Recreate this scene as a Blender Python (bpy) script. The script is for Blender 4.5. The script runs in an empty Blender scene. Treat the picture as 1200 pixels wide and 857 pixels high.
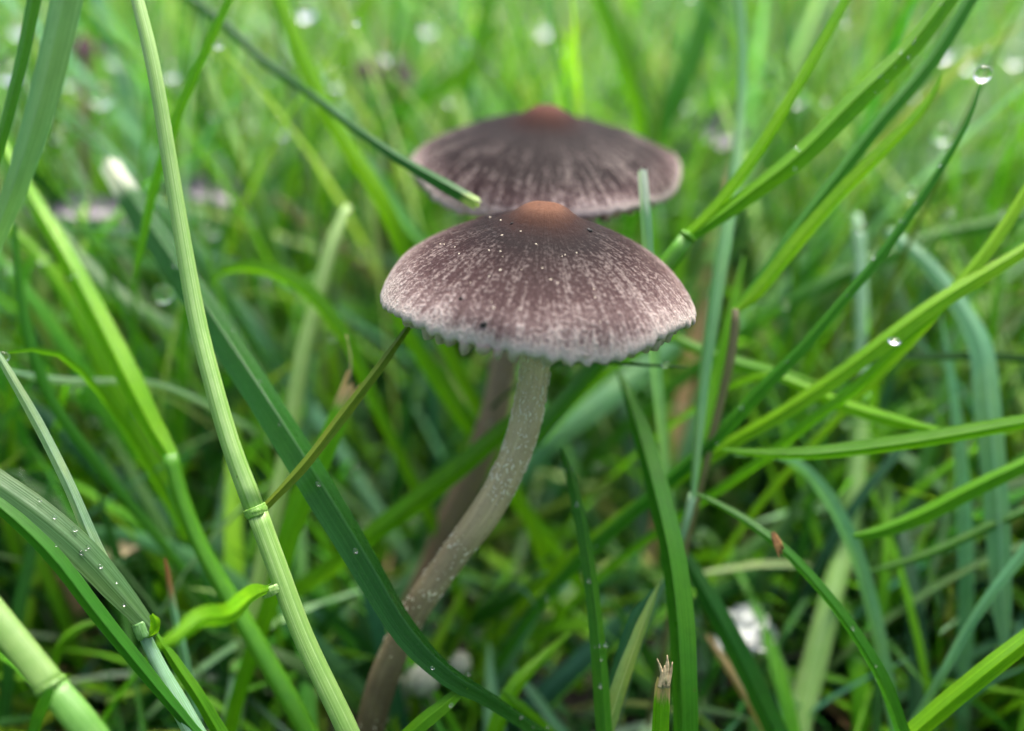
import bpy, bmesh, math, random
import numpy as np
from mathutils import Vector, Matrix, Quaternion
from mathutils.bvhtree import BVHTree

# ------------------------------------------------------------------ camera, sky, sun, exposure (1 unit = 1 cm)
scene = bpy.context.scene
H, PITCH, FPX = 9.0, math.radians(27.0), 1000.0
FOCUS = 7.8
cam_data = bpy.data.cameras.new('camera')
cam_data.sensor_width = 36.0
cam_data.lens = 30.0
cam_data.clip_start = 0.05
cam_data.clip_end = 20000.0
cam_data.dof.use_dof = True
cam_data.dof.focus_distance = FOCUS
cam_data.dof.aperture_fstop = 0.079
camera = bpy.data.objects.new('camera', cam_data)
camera.location = (0, 0, H)
camera.rotation_euler = (math.pi / 2 - PITCH, 0, 0)
scene.collection.objects.link(camera)
scene.camera = camera

world = bpy.data.worlds.new('World')
scene.world = world
world.use_nodes = True
SUN_EL, SUN_AZ = math.radians(66), math.radians(25)      # azimuth from +Y (away from the camera) towards +X
wn = world.node_tree.nodes
sky = wn.new('ShaderNodeTexSky')
sky.sky_type = 'NISHITA'
sky.sun_disc = False
sky.sun_elevation = SUN_EL
sky.sun_rotation = SUN_AZ
sky.air_density = 0.7
sky.dust_density = 7.0
sky.ozone_density = 1.0
world.node_tree.links.new(sky.outputs[0], wn['Background'].inputs[0])
wn['Background'].inputs[1].default_value = 0.1

sun_data = bpy.data.lights.new('sun', 'SUN')
sun_data.energy = 1.5
sun_data.angle = math.radians(32)
sun_data.color = (1.0, 0.96, 0.88)
sun = bpy.data.objects.new('sun', sun_data)
sd = Vector((math.cos(SUN_EL) * math.sin(SUN_AZ), math.cos(SUN_EL) * math.cos(SUN_AZ), math.sin(SUN_EL)))
sun.rotation_euler = sd.to_track_quat('Z', 'Y').to_euler()
sun.location = sd * 60
scene.collection.objects.link(sun)

scene.view_settings.view_transform = 'Standard'
scene.view_settings.look = 'None'
scene.view_settings.exposure = 2.0
scene.view_settings.gamma = 1.0
scene.render.engine = 'CYCLES'
scene.cycles.max_bounces = 10
scene.cycles.transmission_bounces = 8
scene.cycles.use_denoising = True

RNG = random.Random(7)
NPR = np.random.default_rng(11)
COL = scene.collection
FWD = Vector((0, math.cos(PITCH), -math.sin(PITCH)))
UPV = Vector((0, math.sin(PITCH), math.cos(PITCH)))
CAM = Vector((0, 0, H))


def at(px, py, d):
    """photograph pixel (1200 x 857) at depth d cm -> a point of the place"""
    return CAM + FWD * d + Vector((1, 0, 0)) * ((px - 600) / FPX * d) + UPV * ((428.5 - py) / FPX * d)


# ------------------------------------------------------------------ materials
class NT:
    def __init__(self, name):
        self.m = bpy.data.materials.new(name)
        self.m.use_nodes = True
        self.t = self.m.node_tree
        self.t.nodes.clear()
        self.out = self.t.nodes.new('ShaderNodeOutputMaterial')

    def n(self, typ, **kw):
        nd = self.t.nodes.new(typ)
        for k, v in kw.items():
            setattr(nd, k, v)
        return nd

    def l(self, a, b):
        self.t.links.new(a, b)

    def val(self, sock, v):
        if hasattr(v, 'node'):
            self.l(v, sock)
        else:
            sock.default_value = v

    def math(self, op, a, b=0.0, c=None, clamp=False):
        nd = self.n('ShaderNodeMath', operation=op, use_clamp=clamp)
        self.val(nd.inputs[0], a)
        self.val(nd.inputs[1], b)
        if c is not None:
            self.val(nd.inputs[2], c)
        return nd.outputs[0]

    def vmul(self, v, xyz):
        nd = self.n('ShaderNodeVectorMath', operation='MULTIPLY')
        self.l(v, nd.inputs[0])
        nd.inputs[1].default_value = xyz
        return nd.outputs[0]

    def noise(self, vec, scale, detail=3.0, rough=0.55):
        nd = self.n('ShaderNodeTexNoise')
        nd.inputs['Scale'].default_value = scale
        nd.inputs['Detail'].default_value = detail
        nd.inputs['Roughness'].default_value = rough
        if vec is not None:
            self.l(vec, nd.inputs['Vector'])
        return nd.outputs['Fac']

    def mix(self, fac, a, b, blend='MIX'):
        nd = self.n('ShaderNodeMix', data_type='RGBA', blend_type=blend)
        self.val(nd.inputs[0], fac)
        for s, v in ((nd.inputs[6], a), (nd.inputs[7], b)):
            if hasattr(v, 'node'):
                self.l(v, s)
            else:
                s.default_value = tuple(v) + ((1.0,) if len(v) == 3 else ())
        return nd.outputs[2]

    def ramp(self, fac, stops, interp='LINEAR'):
        nd = self.n('ShaderNodeValToRGB')
        nd.color_ramp.interpolation = interp
        e = nd.color_ramp.elements
        while len(e) < len(stops):
            e.new(0.5)
        for k, (p, c) in enumerate(stops):
            e[k].position = p
            e[k].color = tuple(c) + ((1.0,) if len(c) == 3 else ())
        self.val(nd.inputs[0], fac)
        return nd.outputs[0]

    def rng(self, v, a, b, c, d):
        nd = self.n('ShaderNodeMapRange')
        self.val(nd.inputs[0], v)
        for k, x in enumerate((a, b, c, d)):
            nd.inputs[k + 1].default_value = x
        return nd.outputs[0]


def leaf_material(name, from_attr, transl=0.42, rough=0.31):
    T = NT(name)
    if from_attr:
        a = T.n('ShaderNodeAttribute', attribute_name='tint')
        base = a.outputs['Color']
    else:
        oi = T.n('ShaderNodeObjectInfo')
        base = oi.outputs['Color']
    uv = T.n('ShaderNodeUVMap', uv_map='UVMap').outputs[0]
    if not from_attr:                                   # withered or mown end of the leaf
        bl = T.n('ShaderNodeAttribute', attribute_name='bleach')
        edge_n = T.noise(T.vmul(uv, (14.0, 6.0, 1.0)), 1.0, 3.0, 0.6)
        fade = T.math('ADD', bl.outputs['Alpha'], T.math('MULTIPLY', T.math('SUBTRACT', edge_n, 0.5), 1.1))
        fade = T.math('MULTIPLY', T.rng(fade, 0.35, 0.75, 0.0, 1.0), T.rng(bl.outputs['Alpha'], 0.0, 0.05, 0.0, 1.0))
        base = T.mix(fade, base, bl.outputs['Color'])
    sep = T.n('ShaderNodeSeparateXYZ')
    T.l(uv, sep.inputs[0])
    u = sep.outputs[0]
    veins = T.noise(T.vmul(uv, (24.0, 0.45, 1.0)), 1.0, 2.0, 0.6)
    blotch = T.noise(T.vmul(uv, (2.5, 9.0, 1.0)), 1.0, 4.0, 0.65)
    c1 = T.mix(T.rng(veins, 0.36, 0.66, 0.0, 0.75), T.mix(1.0, base, (0.78, 0.84, 0.7), 'MULTIPLY'), T.mix(1.0, base, (1.5, 1.35, 1.7), 'MULTIPLY'))
    c2 = T.mix(T.rng(blotch, 0.45, 0.75, 0.0, 0.55), c1, T.mix(1.0, c1, (0.62, 0.7, 0.7), 'MULTIPLY'))
    long_ = T.noise(T.vmul(uv, (0.8, 1.6, 1.0)), 1.0, 2.0, 0.5)
    c2 = T.mix(T.rng(long_, 0.4, 0.65, 0.0, 0.6), c2, T.mix(1.0, c2, (1.45, 1.12, 0.8), 'MULTIPLY'))
    rib = T.rng(T.math('ABSOLUTE', T.math('SUBTRACT', u, 0.5)), 0.012, 0.045, 0.42, 0.0)
    c3 = T.mix(rib, c2, T.mix(1.0, base, (2.0, 1.5, 2.2), 'MULTIPLY'))
    edge = T.rng(T.math('ABSOLUTE', T.math('SUBTRACT', u, 0.5)), 0.46, 0.5, 0.0, 0.35)
    c4 = T.mix(edge, c3, T.mix(1.0, base, (1.9, 1.4, 2.0), 'MULTIPLY'))
    bsdf = T.n('ShaderNodeBsdfPrincipled')
    rg = T.rng(blotch, 0.3, 0.7, rough - 0.07, rough + 0.16)
    if not from_attr:
        rg = T.math('MULTIPLY', rg, oi.outputs['Alpha'])
        spots = T.noise(T.vmul(uv, (7.0, 13.0, 1.0)), 1.0, 2.0, 0.5)
        c4 = T.mix(T.rng(spots, 0.735, 0.77, 0.0, 0.55), c4, (0.11, 0.085, 0.03))
    T.l(rg, bsdf.inputs['Roughness'])
    T.l(c4, bsdf.inputs['Base Color'])
    bsdf.inputs['Specular IOR Level'].default_value = 0.26
    tr = T.n('ShaderNodeBsdfTranslucent')
    T.l(T.mix(1.0, c4, (1.45, 1.5, 0.8), 'MULTIPLY'), tr.inputs[0])
    ms = T.n('ShaderNodeMixShader')
    ms.inputs[0].default_value = transl
    T.l(bsdf.outputs[0], ms.inputs[1])
    T.l(tr.outputs[0], ms.inputs[2])
    bmp = T.n('ShaderNodeBump')
    bmp.inputs['Strength'].default_value = 0.35
    bmp.inputs['Distance'].default_value = 0.02
    T.l(T.math('ADD', veins, T.math('MULTIPLY', blotch, 0.5)), bmp.inputs['Height'])
    T.l(bmp.outputs[0], bsdf.inputs['Normal'])
    T.l(ms.outputs[0], T.out.inputs[0])
    return T.m


def stem_material():
    T = NT('grass_sheath')
    base = T.n('ShaderNodeObjectInfo').outputs['Color']
    uv = T.n('ShaderNodeUVMap', uv_map='UVMap').outputs[0]
    st = T.noise(T.vmul(uv, (40.0, 0.35, 1.0)), 1.0, 2.0, 0.6)
    bl = T.noise(T.vmul(uv, (3.0, 6.0, 1.0)), 1.0, 4.0, 0.65)
    c = T.mix(T.rng(st, 0.38, 0.64, 0.0, 0.9), T.mix(1.0, base, (0.66, 0.78, 0.5), 'MULTIPLY'), T.mix(1.0, base, (1.35, 1.22, 1.6), 'MULTIPLY'))
    c = T.mix(T.rng(bl, 0.42, 0.72, 0.0, 0.6), c, T.mix(1.0, base, (0.6, 0.78, 0.5), 'MULTIPLY'))
    sp = T.noise(T.vmul(uv, (14.0, 40.0, 1.0)), 1.0, 1.0, 0.5)
    c = T.mix(T.rng(sp, 0.74, 0.8, 0.0, 0.6), c, (0.07, 0.08, 0.03))
    b = T.n('ShaderNodeBsdfPrincipled')
    T.l(c, b.inputs['Base Color'])
    b.inputs['Roughness'].default_value = 0.42
    b.inputs['Subsurface Weight'].default_value = 0.25
    b.inputs['Subsurface Radius'].default_value = (0.12, 0.16, 0.05)
    b.inputs['Subsurface Scale'].default_value = 0.5
    bmp = T.n('ShaderNodeBump')
    bmp.inputs['Strength'].default_value = 0.4
    bmp.inputs['Distance'].default_value = 0.02
    T.l(st, bmp.inputs['Height'])
    T.l(bmp.outputs[0], b.inputs['Normal'])
    T.l(b.outputs[0], T.out.inputs[0])
    return T.m


def simple_material(name, col, rough=0.6, var=0.35, scale=8.0, bump=0.3, dist=0.03, spec=0.4, sss=0.0):
    T = NT(name)
    tc = T.n('ShaderNodeTexCoord').outputs['Object']
    n1 = T.noise(tc, scale, 5.0, 0.6)
    lo = tuple(x * (1 - var) for x in col)
    hi = tuple(min(1, x * (1 + var)) for x in col)
    b = T.n('ShaderNodeBsdfPrincipled')
    T.l(T.ramp(n1, [(0.3, lo), (0.7, hi)]), b.inputs['Base Color'])
    b.inputs['Roughness'].default_value = rough
    b.inputs['Specular IOR Level'].default_value = spec
    if sss:
        b.inputs['Subsurface Weight'].default_value = sss
        b.inputs['Subsurface Radius'].default_value = (0.1, 0.08, 0.06)
        b.inputs['Subsurface Scale'].default_value = 0.6
    bm = T.n('ShaderNodeBump')
    bm.inputs['Strength'].default_value = bump
    bm.inputs['Distance'].default_value = dist
    T.l(n1, bm.inputs['Height'])
    T.l(bm.outputs[0], b.inputs['Normal'])
    T.l(b.outputs[0], T.out.inputs[0])
    return T.m


def cap_material(name, umbo, dark, mid, pale, pale_start, gran=1.0):
    """toadstool skin: warm umbo, purple brown disc, pale fibrils thickening towards the margin"""
    T = NT(name)
    pol = T.n('ShaderNodeAttribute', attribute_name='polar').outputs['Vector']   # cos, sin, r / R
    sep = T.n('ShaderNodeSeparateXYZ')
    T.l(pol, sep.inputs[0])
    r = sep.outputs[2]
    fib = T.noise(T.vmul(pol, (15.0, 15.0, 2.4)), 1.0, 4.0, 0.62)
    fine = T.noise(T.vmul(pol, (42.0, 42.0, 5.0)), 1.0, 3.0, 0.6)
    obj = T.n('ShaderNodeTexCoord').outputs['Object']
    grain = T.noise(obj, 27.0, 3.0, 0.6)
    big = T.noise(obj, 1.6, 3.0, 0.5)
    def blend(p, q, k):
        return tuple((x ** (1 - k)) * (y ** k) for x, y in zip(p, q))

    s = T.math('ADD', T.math('MULTIPLY', T.math('SUBTRACT', fib, 0.5), 0.9), T.math('MULTIPLY', T.math('SUBTRACT', fine, 0.5), 0.8))
    s = T.math('ADD', s, T.math('MULTIPLY', T.math('SUBTRACT', grain, 0.5), 1.5 * gran))
    s = T.math('ADD', s, T.math('MULTIPLY', T.math('SUBTRACT', big, 0.5), 0.6))
    rr = T.math('ADD', r, T.math('MULTIPLY', T.math('SUBTRACT', big, 0.5), 0.1))
    rr = T.math('ADD', rr, T.math('MULTIPLY', s, T.rng(r, 0.3, 0.95, 0.03, 0.16)))
    e = 1.0 - pale_start
    ground = T.ramp(rr, [(0.0, umbo), (0.08, umbo), (0.15, blend(umbo, dark, 0.22)), (0.22, blend(umbo, dark, 0.55)), (0.3, blend(umbo, dark, 0.85)),
                         (0.38, dark), (pale_start, mid), (pale_start + 0.45 * e, blend(mid, pale, 0.3)), (pale_start + 0.8 * e, blend(mid, pale, 0.62)),
                         (1.0, blend(mid, pale, 0.9))])
    f = T.math('MULTIPLY', T.rng(s, 0.0, 0.68, 0.0, 1.0), T.rng(r, 0.3, 0.95, 0.06, 0.85))
    c = T.mix(f, ground, pale)
    c = T.mix(T.rng(s, -0.08, -0.42, 0.0, 0.55), c, T.mix(1.0, c, (0.5, 0.44, 0.44), 'MULTIPLY'))
    c = T.mix(T.rng(r, 0.965, 0.995, 0.0, 0.6), c, tuple(min(1, x * 1.1) for x in pale))
    b = T.n('ShaderNodeBsdfPrincipled')
    T.l(c, b.inputs['Base Color'])
    b.inputs['Roughness'].default_value = 0.62
    b.inputs['Specular IOR Level'].default_value = 0.06
    b.inputs['Subsurface Weight'].default_value = 0.12
    b.inputs['Subsurface Radius'].default_value = (0.12, 0.06, 0.04)
    b.inputs['Subsurface Scale'].default_value = 0.5
    bm = T.n('ShaderNodeBump')
    bm.inputs['Strength'].default_value = 0.65
    bm.inputs['Distance'].default_value = 0.03
    T.l(T.math('ADD', T.math('MULTIPLY', f, 0.7), T.math('ADD', T.math('MULTIPLY', fine, 0.5), T.math('MULTIPLY', grain, 0.35))), bm.inputs['Height'])
    T.l(bm.outputs[0], b.inputs['Normal'])
    T.l(b.outputs[0], T.out.inputs[0])
    return T.m


def stipe_material(name, top, low):
    T = NT(name)
    uv = T.n('ShaderNodeUVMap', uv_map='UVMap').outputs[0]
    sep = T.n('ShaderNodeSeparateXYZ')
    T.l(uv, sep.inputs[0])
    obj = T.n('ShaderNodeTexCoord').outputs['Object']
    st = T.noise(T.vmul(uv, (16.0, 5.0, 1.0)), 1.0, 4.0, 0.65)
    bl = T.noise(obj, 2.2, 3.0, 0.5)
    gr = T.noise(obj, 22.0, 2.0, 0.6)
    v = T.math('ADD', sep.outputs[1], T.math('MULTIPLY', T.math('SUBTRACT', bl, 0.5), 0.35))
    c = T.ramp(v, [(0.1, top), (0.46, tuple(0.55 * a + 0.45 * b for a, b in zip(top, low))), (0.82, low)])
    c = T.mix(T.rng(st, 0.48, 0.7, 0.0, 0.6), c, T.mix(1.0, c, (1.6, 1.6, 1.6), 'MULTIPLY'))
    c = T.mix(T.rng(gr, 0.55, 0.75, 0.0, 0.4), c, T.mix(1.0, c, (0.6, 0.55, 0.5), 'MULTIPLY'))
    b = T.n('ShaderNodeBsdfPrincipled')
    T.l(c, b.inputs['Base Color'])
    b.inputs['Roughness'].default_value = 0.6
    b.inputs['Specular IOR Level'].default_value = 0.15
    b.inputs['Subsurface Weight'].default_value = 0.2
    b.inputs['Subsurface Radius'].default_value = (0.12, 0.08, 0.05)
    b.inputs['Subsurface Scale'].default_value = 0.5
    bm = T.n('ShaderNodeBump')
    bm.inputs['Strength'].default_value = 0.5
    bm.inputs['Distance'].default_value = 0.025
    T.l(T.math('ADD', st, T.math('MULTIPLY', gr, 0.5)), bm.inputs['Height'])
    T.l(bm.outputs[0], b.inputs['Normal'])
    T.l(b.outputs[0], T.out.inputs[0])
    return T.m


def water_material():
    T = NT('water')
    b = T.n('ShaderNodeBsdfPrincipled')
    b.inputs['Base Color'].default_value = (1, 1, 1, 1)
    b.inputs['Roughness'].default_value = 0.0
    b.inputs['IOR'].default_value = 1.333
    b.inputs['Transmission Weight'].default_value = 1.0
    T.l(b.outputs[0], T.out.inputs[0])
    return T.m


def soil_material():
    T = NT('soil')
    obj = T.n('ShaderNodeTexCoord').outputs['Object']
    n1 = T.noise(obj, 1.7, 8.0, 0.7)
    n2 = T.noise(obj, 0.09, 4.0, 0.6)
    near = T.ramp(n1, [(0.3, (0.012, 0.010, 0.008)), (0.55, (0.035, 0.028, 0.02)), (0.75, (0.085, 0.07, 0.05))])
    far = T.ramp(n2, [(0.3, (0.05, 0.11, 0.02)), (0.55, (0.08, 0.16, 0.03)), (0.75, (0.14, 0.15, 0.06))])
    geo = T.n('ShaderNodeNewGeometry').outputs['Position']
    ln = T.n('ShaderNodeVectorMath', operation='LENGTH')
    T.l(geo, ln.inputs[0])
    c = T.mix(T.rng(ln.outputs['Value'], 90.0, 220.0, 0.0, 1.0), near, far)     # turf closes over the bare soil farther off
    b = T.n('ShaderNodeBsdfPrincipled')
    T.l(c, b.inputs['Base Color'])
    b.inputs['Roughness'].default_value = 0.85
    bm = T.n('ShaderNodeBump')
    bm.inputs['Strength'].default_value = 0.9
    bm.inputs['Distance'].default_value = 0.4
    T.l(n1, bm.inputs['Height'])
    T.l(bm.outputs[0], b.inputs['Normal'])
    T.l(b.outputs[0], T.out.inputs[0])
    return T.m


M_LEAF = leaf_material('leaf_green', False)
M_MASS = leaf_material('grass_mass', True, 0.3, 0.4)
M_STEM = stem_material()
M_WATER = water_material()
M_SOIL = soil_material()
M_CAP = cap_material('toadstool_cap_skin', (0.13, 0.062, 0.036), (0.0075, 0.0037, 0.0041), (0.0215, 0.0104, 0.0108), (0.48, 0.42, 0.385), 0.57)
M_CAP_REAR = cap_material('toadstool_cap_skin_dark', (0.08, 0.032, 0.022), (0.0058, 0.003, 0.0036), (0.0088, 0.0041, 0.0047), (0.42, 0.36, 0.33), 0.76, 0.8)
M_CAP_FAR = cap_material('toadstool_cap_skin_far', (0.12, 0.05, 0.04), (0.05, 0.028, 0.035), (0.06, 0.035, 0.042), (0.16, 0.12, 0.13), 0.9, 0.5)
M_GILL = simple_material('toadstool_gills', (0.4, 0.33, 0.28), 0.7, 0.35, 6.0, 0.3)
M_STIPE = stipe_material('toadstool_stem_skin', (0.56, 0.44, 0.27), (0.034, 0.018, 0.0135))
M_STIPE_REAR = stipe_material('toadstool_stem_skin_pale', (0.36, 0.25, 0.18), (0.2, 0.13, 0.09))
M_FLECK = simple_material('pale_flecks', (0.74, 0.67, 0.52), 0.8, 0.2, 20.0, 0.2, 0.03, 0.08)
M_SPECK = simple_material('dark_specks', (0.012, 0.01, 0.01), 0.6, 0.3, 20.0, 0.2)
M_WHITE = simple_material('white_petal', (0.6, 0.62, 0.6), 0.55, 0.1, 9.0, 0.35, 0.04, 0.4, 0.2)
M_BUTTON = simple_material('button_skin', (0.34, 0.36, 0.28), 0.6, 0.3, 5.0, 0.3, 0.03, 0.4, 0.2)
M_BROWN = simple_material('dry_husk', (0.3, 0.15, 0.055), 0.6, 0.5, 14.0, 0.5)
M_DEAD = simple_material('dead_leaf_brown', (0.17, 0.095, 0.045), 0.7, 0.5, 2.4, 0.5, 0.08)
M_GREYLEAF = simple_material('dead_leaf_grey', (0.26, 0.23, 0.27), 0.65, 0.4, 2.4, 0.5, 0.08)
M_TAN = simple_material('dead_leaf_tan', (0.5, 0.4, 0.24), 0.7, 0.3, 4.0, 0.4, 0.06)
M_STRAW = simple_material('frayed_straw', (0.42, 0.33, 0.2), 0.8, 0.5, 12.0, 0.5)

# ------------------------------------------------------------------ helpers

def link(o):
    COL.objects.link(o)
    return o


def mesh_object(name, verts, faces, mat, parent=None, uvs=None, smooth=True, origin=None):
    org = Vector(origin) if origin is not None else Vector((0, 0, 0))
    me = bpy.data.meshes.new(name)
    me.from_pydata([tuple(Vector(v) - org) for v in verts], [], faces)
    if uvs is not None:
        lay = me.uv_layers.new(name='UVMap')
        vi = np.empty(len(me.loops), dtype=np.int32)
        me.loops.foreach_get('vertex_index', vi)
        lay.data.foreach_set('uv', np.asarray(uvs, dtype=np.float32)[vi].ravel())
    if smooth:
        me.polygons.foreach_set('use_smooth', [True] * len(me.polygons))
    me.materials.append(mat)
    me.update()
    o = link(bpy.data.objects.new(name, me))
    o.location = org
    if parent is not None:
        o.parent = parent
        o.location = org - parent.location if parent.parent is None else org - (parent.location + parent.parent.location)
    return o


def tag(o, label, cat, group=None, kind=None):
    if label:
        o['label'] = label
    if cat:
        o['category'] = cat
    if group:
        o['group'] = group
    if kind:
        o['kind'] = kind
    return o


def empty(name, loc):
    o = link(bpy.data.objects.new(name, None))
    o.location = loc
    o.empty_display_size = 0.3
    return o


def spline(pts, n):
    """pts: list of (Vector, width); chordal Catmull-Rom resampled at n+1 even places"""
    P = [p for p, w in pts]
    W = [w for p, w in pts]
    m = len(P)
    if m == 2:
        fine = [(P[0].lerp(P[1], t / 20), W[0] + (W[1] - W[0]) * t / 20) for t in range(21)]
    else:
        fine = []
        for i in range(m - 1):
            p0 = P[i - 1] if i > 0 else P[0] * 2 - P[1]
            p1, p2 = P[i], P[i + 1]
            p3 = P[i + 2] if i + 2 < m else P[-1] * 2 - P[-2]
            d0, d1, d2 = max(1e-5, (p1 - p0).length ** .5), max(1e-5, (p2 - p1).length ** .5), max(1e-5, (p3 - p2).length ** .5)
            m1 = ((p1 - p0) / d0 - (p2 - p0) / (d0 + d1) + (p2 - p1) / d1) * d1
            m2 = ((p2 - p1) / d1 - (p3 - p1) / (d1 + d2) + (p3 - p2) / d2) * d1
            for k in range(16):
                t = k / 16
                t2, t3 = t * t, t * t * t
                fine.append((p1 * (2 * t3 - 3 * t2 + 1) + m1 * (t3 - 2 * t2 + t) + p2 * (-2 * t3 + 3 * t2) + m2 * (t3 - t2),
                             W[i] + (W[i + 1] - W[i]) * (t2 * (3 - 2 * t))))
        fine.append((P[-1], W[-1]))
    L = [0.0]
    for a, b in zip(fine, fine[1:]):
        L.append(L[-1] + (b[0] - a[0]).length)
    out, j = [], 0
    for k in range(n + 1):
        s = L[-1] * k / n
        while j < len(L) - 2 and L[j + 1] < s:
            j += 1
        t = (s - L[j]) / max(1e-9, L[j + 1] - L[j])
        out.append((fine[j][0].lerp(fine[j + 1][0], t), fine[j][1] + (fine[j + 1][1] - fine[j][1]) * t))
    return out, L[-1]


def trace(txt, base=True, tip_ext=0.0, tube=False):
    """'x y depth width_px; ...' from tip to base -> points with widths in cm, carried on to the ground"""
    pts = []
    for s in txt.split(';'):
        x, y, d, w = (float(a) for a in s.split())
        pts.append((at(x, y, d), w * d / FPX * (0.9 if tube else 0.78)))
    if tip_ext:
        t = (pts[0][0] - pts[1][0]).normalized()
        w = pts[0][1]
        pts.insert(0, (pts[0][0] + t * tip_ext * 0.55 + Vector((0, 0, -0.05 * tip_ext)), w * (1.0 if tube else 0.75)))
        pts.insert(0, (pts[0][0] + t * tip_ext * 0.45 + Vector((0, 0, -0.14 * tip_ext)), w * (0.6 if tube else 0.06)))
    if base:
        p, w = pts[-1]
        t = (p - pts[-2][0]).normalized()
        if p.z > 0.2:
            hz = Vector((t.x, t.y, 0))
            run = min(3.2, p.z * hz.length / max(0.25, -t.z))
            if hz.length > 1e-4:
                hz.normalize()
            pts.append((p + hz * run * 0.6 + Vector((0, 0, -p.z * 0.5)), w * 0.85))
            pts.append((Vector((p.x, p.y, -0.35)) + hz * run, w * 0.7))
    return pts


ACROSS = (-1.0, -0.72, -0.42, -0.12, 0.0, 0.12, 0.42, 0.72, 1.0)


def leaf_geometry(sm, i0, i1, fold, roll, jag=0.0, twist=0.0, wav=0.02, seed=0):
    rnd = random.Random(seed)
    n = len(sm) - 1
    sides = []
    for i in range(n + 1):
        T = (sm[min(n, i + 1)][0] - sm[max(0, i - 1)][0]).normalized()
        c = T.cross((CAM - sm[i][0]).normalized())
        sides.append(c.normalized() if c.length > 0.25 or not sides else (sides[-1] - T * sides[-1].dot(T)).normalized())
        if len(sides) > 1 and sides[-1].dot(sides[-2]) < 0:
            sides[-1] = -sides[-1]
    for _ in range(3):
        sides = [(sides[max(0, i - 1)] + sides[i] * 1.5 + sides[min(n, i + 1)]).normalized() for i in range(n + 1)]
    rim = random.Random(seed + 77)
    off_rim = [rim.uniform(-0.5, 0.5) for _ in ACROSS]
    verts, uvs, faces = [], [], []
    ph, ph2 = rnd.uniform(0, 6), rnd.uniform(0, 6)
    for i in range(i0, i1 + 1):
        p, w = sm[i]
        T = (sm[min(n, i + 1)][0] - sm[max(0, i - 1)][0]).normalized()
        S = sides[i] - T * sides[i].dot(T)
        S.normalize()
        S = Quaternion(T, roll + twist * (i / n - 0.5)) @ S
        N = S.cross(T)
        hw = w * 0.5 * (1 + wav * math.sin(i * 0.55 + ph) + wav * math.sin(i * 0.23 + ph2))
        for u in ACROSS:
            off = fold * hw * (abs(u) - 0.18 * u * u)
            q = p + S * (u * hw * math.cos(fold * 0.5)) - N * off
            if jag and i == i0:
                q = q + T * rnd.uniform(-jag, jag) * w
            verts.append(q)
            uvs.append((u * 0.5 + 0.5, i / n * 4.0 + seed * 0.37))
    m = len(ACROSS)
    for r in range(i1 - i0):
        for c in range(m - 1):
            a = r * m + c
            faces.append((a, a + 1, a + m + 1, a + m))
    return verts, faces, uvs


def tube_geometry(sm, i0=0, i1=None, sides=14, ribs=0.03, cap_ends=True, swell=None, seed=0, flat=1.0):
    n = len(sm) - 1
    if i1 is None:
        i1 = n
    verts, uvs, faces = [], [], []
    T0 = (sm[1][0] - sm[0][0]).normalized()
    S = T0.cross(CAM - sm[0][0]).normalized()
    for i in range(i0, i1 + 1):
        p, w = sm[i]
        T = (sm[min(n, i + 1)][0] - sm[max(0, i - 1)][0]).normalized()
        S = (S - T * S.dot(T)).normalized()
        N = S.cross(T)
        r = w * 0.5 * (swell(i / n) if swell else 1.0)
        for k in range(sides + 1):
            a = 2 * math.pi * k / sides
            rr = r * (1 + ribs * math.cos(a * 4 + seed))
            verts.append(p + S * (rr * math.cos(a)) + N * (rr * flat * math.sin(a)))
            uvs.append((k / sides, i / n * 4.0 + seed * 0.41))
    m = sides + 1
    for r in range(i1 - i0):
        for c in range(sides):
            a = r * m + c
            faces.append((a, a + 1, a + m + 1, a + m))
    if cap_ends:
        last = (i1 - i0) * m
        faces.append(tuple(range(sides))[::-1])
        faces.append(tuple(last + k for k in range(sides)))
    return verts, faces, uvs


def bead_geometry(centres, seg=7, rings=5):
    """little flattened domes: (centre, normal, radius, stretch direction, stretch)"""
    V, F = [], []
    for c, nrm, r, sdir, st in centres:
        nrm = nrm.normalized()
        a = (sdir - nrm * sdir.dot(nrm)).normalized()
        b = nrm.cross(a)
        o = len(V)
        for i in range(rings + 1):
            th = math.pi * i / rings
            for k in range(seg):
                ph = 2 * math.pi * k / seg
                V.append(c + nrm * (r * 0.7 * math.cos(th)) + a * (r * st * math.sin(th) * math.cos(ph)) + b * (r * math.sin(th) * math.sin(ph)))
        for i in range(rings):
            for k in range(seg):
                k2 = (k + 1) % seg
                F.append((o + i * seg + k, o + (i + 1) * seg + k, o + (i + 1) * seg + k2, o + i * seg + k2))
    return V, F


PAL = dict(
    vivid=(0.078, 0.265, 0.007), bright=(0.135, 0.375, 0.008), mid=(0.04, 0.18, 0.014), dark=(0.02, 0.105, 0.016),
    deep=(0.016, 0.07, 0.018), mint=(0.13, 0.33, 0.165), pale=(0.24, 0.39, 0.11), palemint=(0.23, 0.4, 0.23),
    dull=(0.075, 0.175, 0.06), olive=(0.1, 0.185, 0.018), tan=(0.36, 0.29, 0.16), white=(0.46, 0.58, 0.53), brown=(0.2, 0.11, 0.045),
    teal=(0.035, 0.13, 0.07), lime=(0.15, 0.38, 0.015))


def bleach(o, key, alphas):
    a = o.data.attributes.new('bleach', 'FLOAT_COLOR', 'POINT')
    c = PAL[key]
    a.data.foreach_set('color', np.asarray([(*c, x) for x in alphas], dtype=np.float32).ravel())


def setcol(o, key, jit=0.0):
    c = PAL[key] if isinstance(key, str) else key
    o.color = (*[max(0, x * (1 + RNG.uniform(-jit, jit))) for x in c], 1)


_seed = [0]


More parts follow.
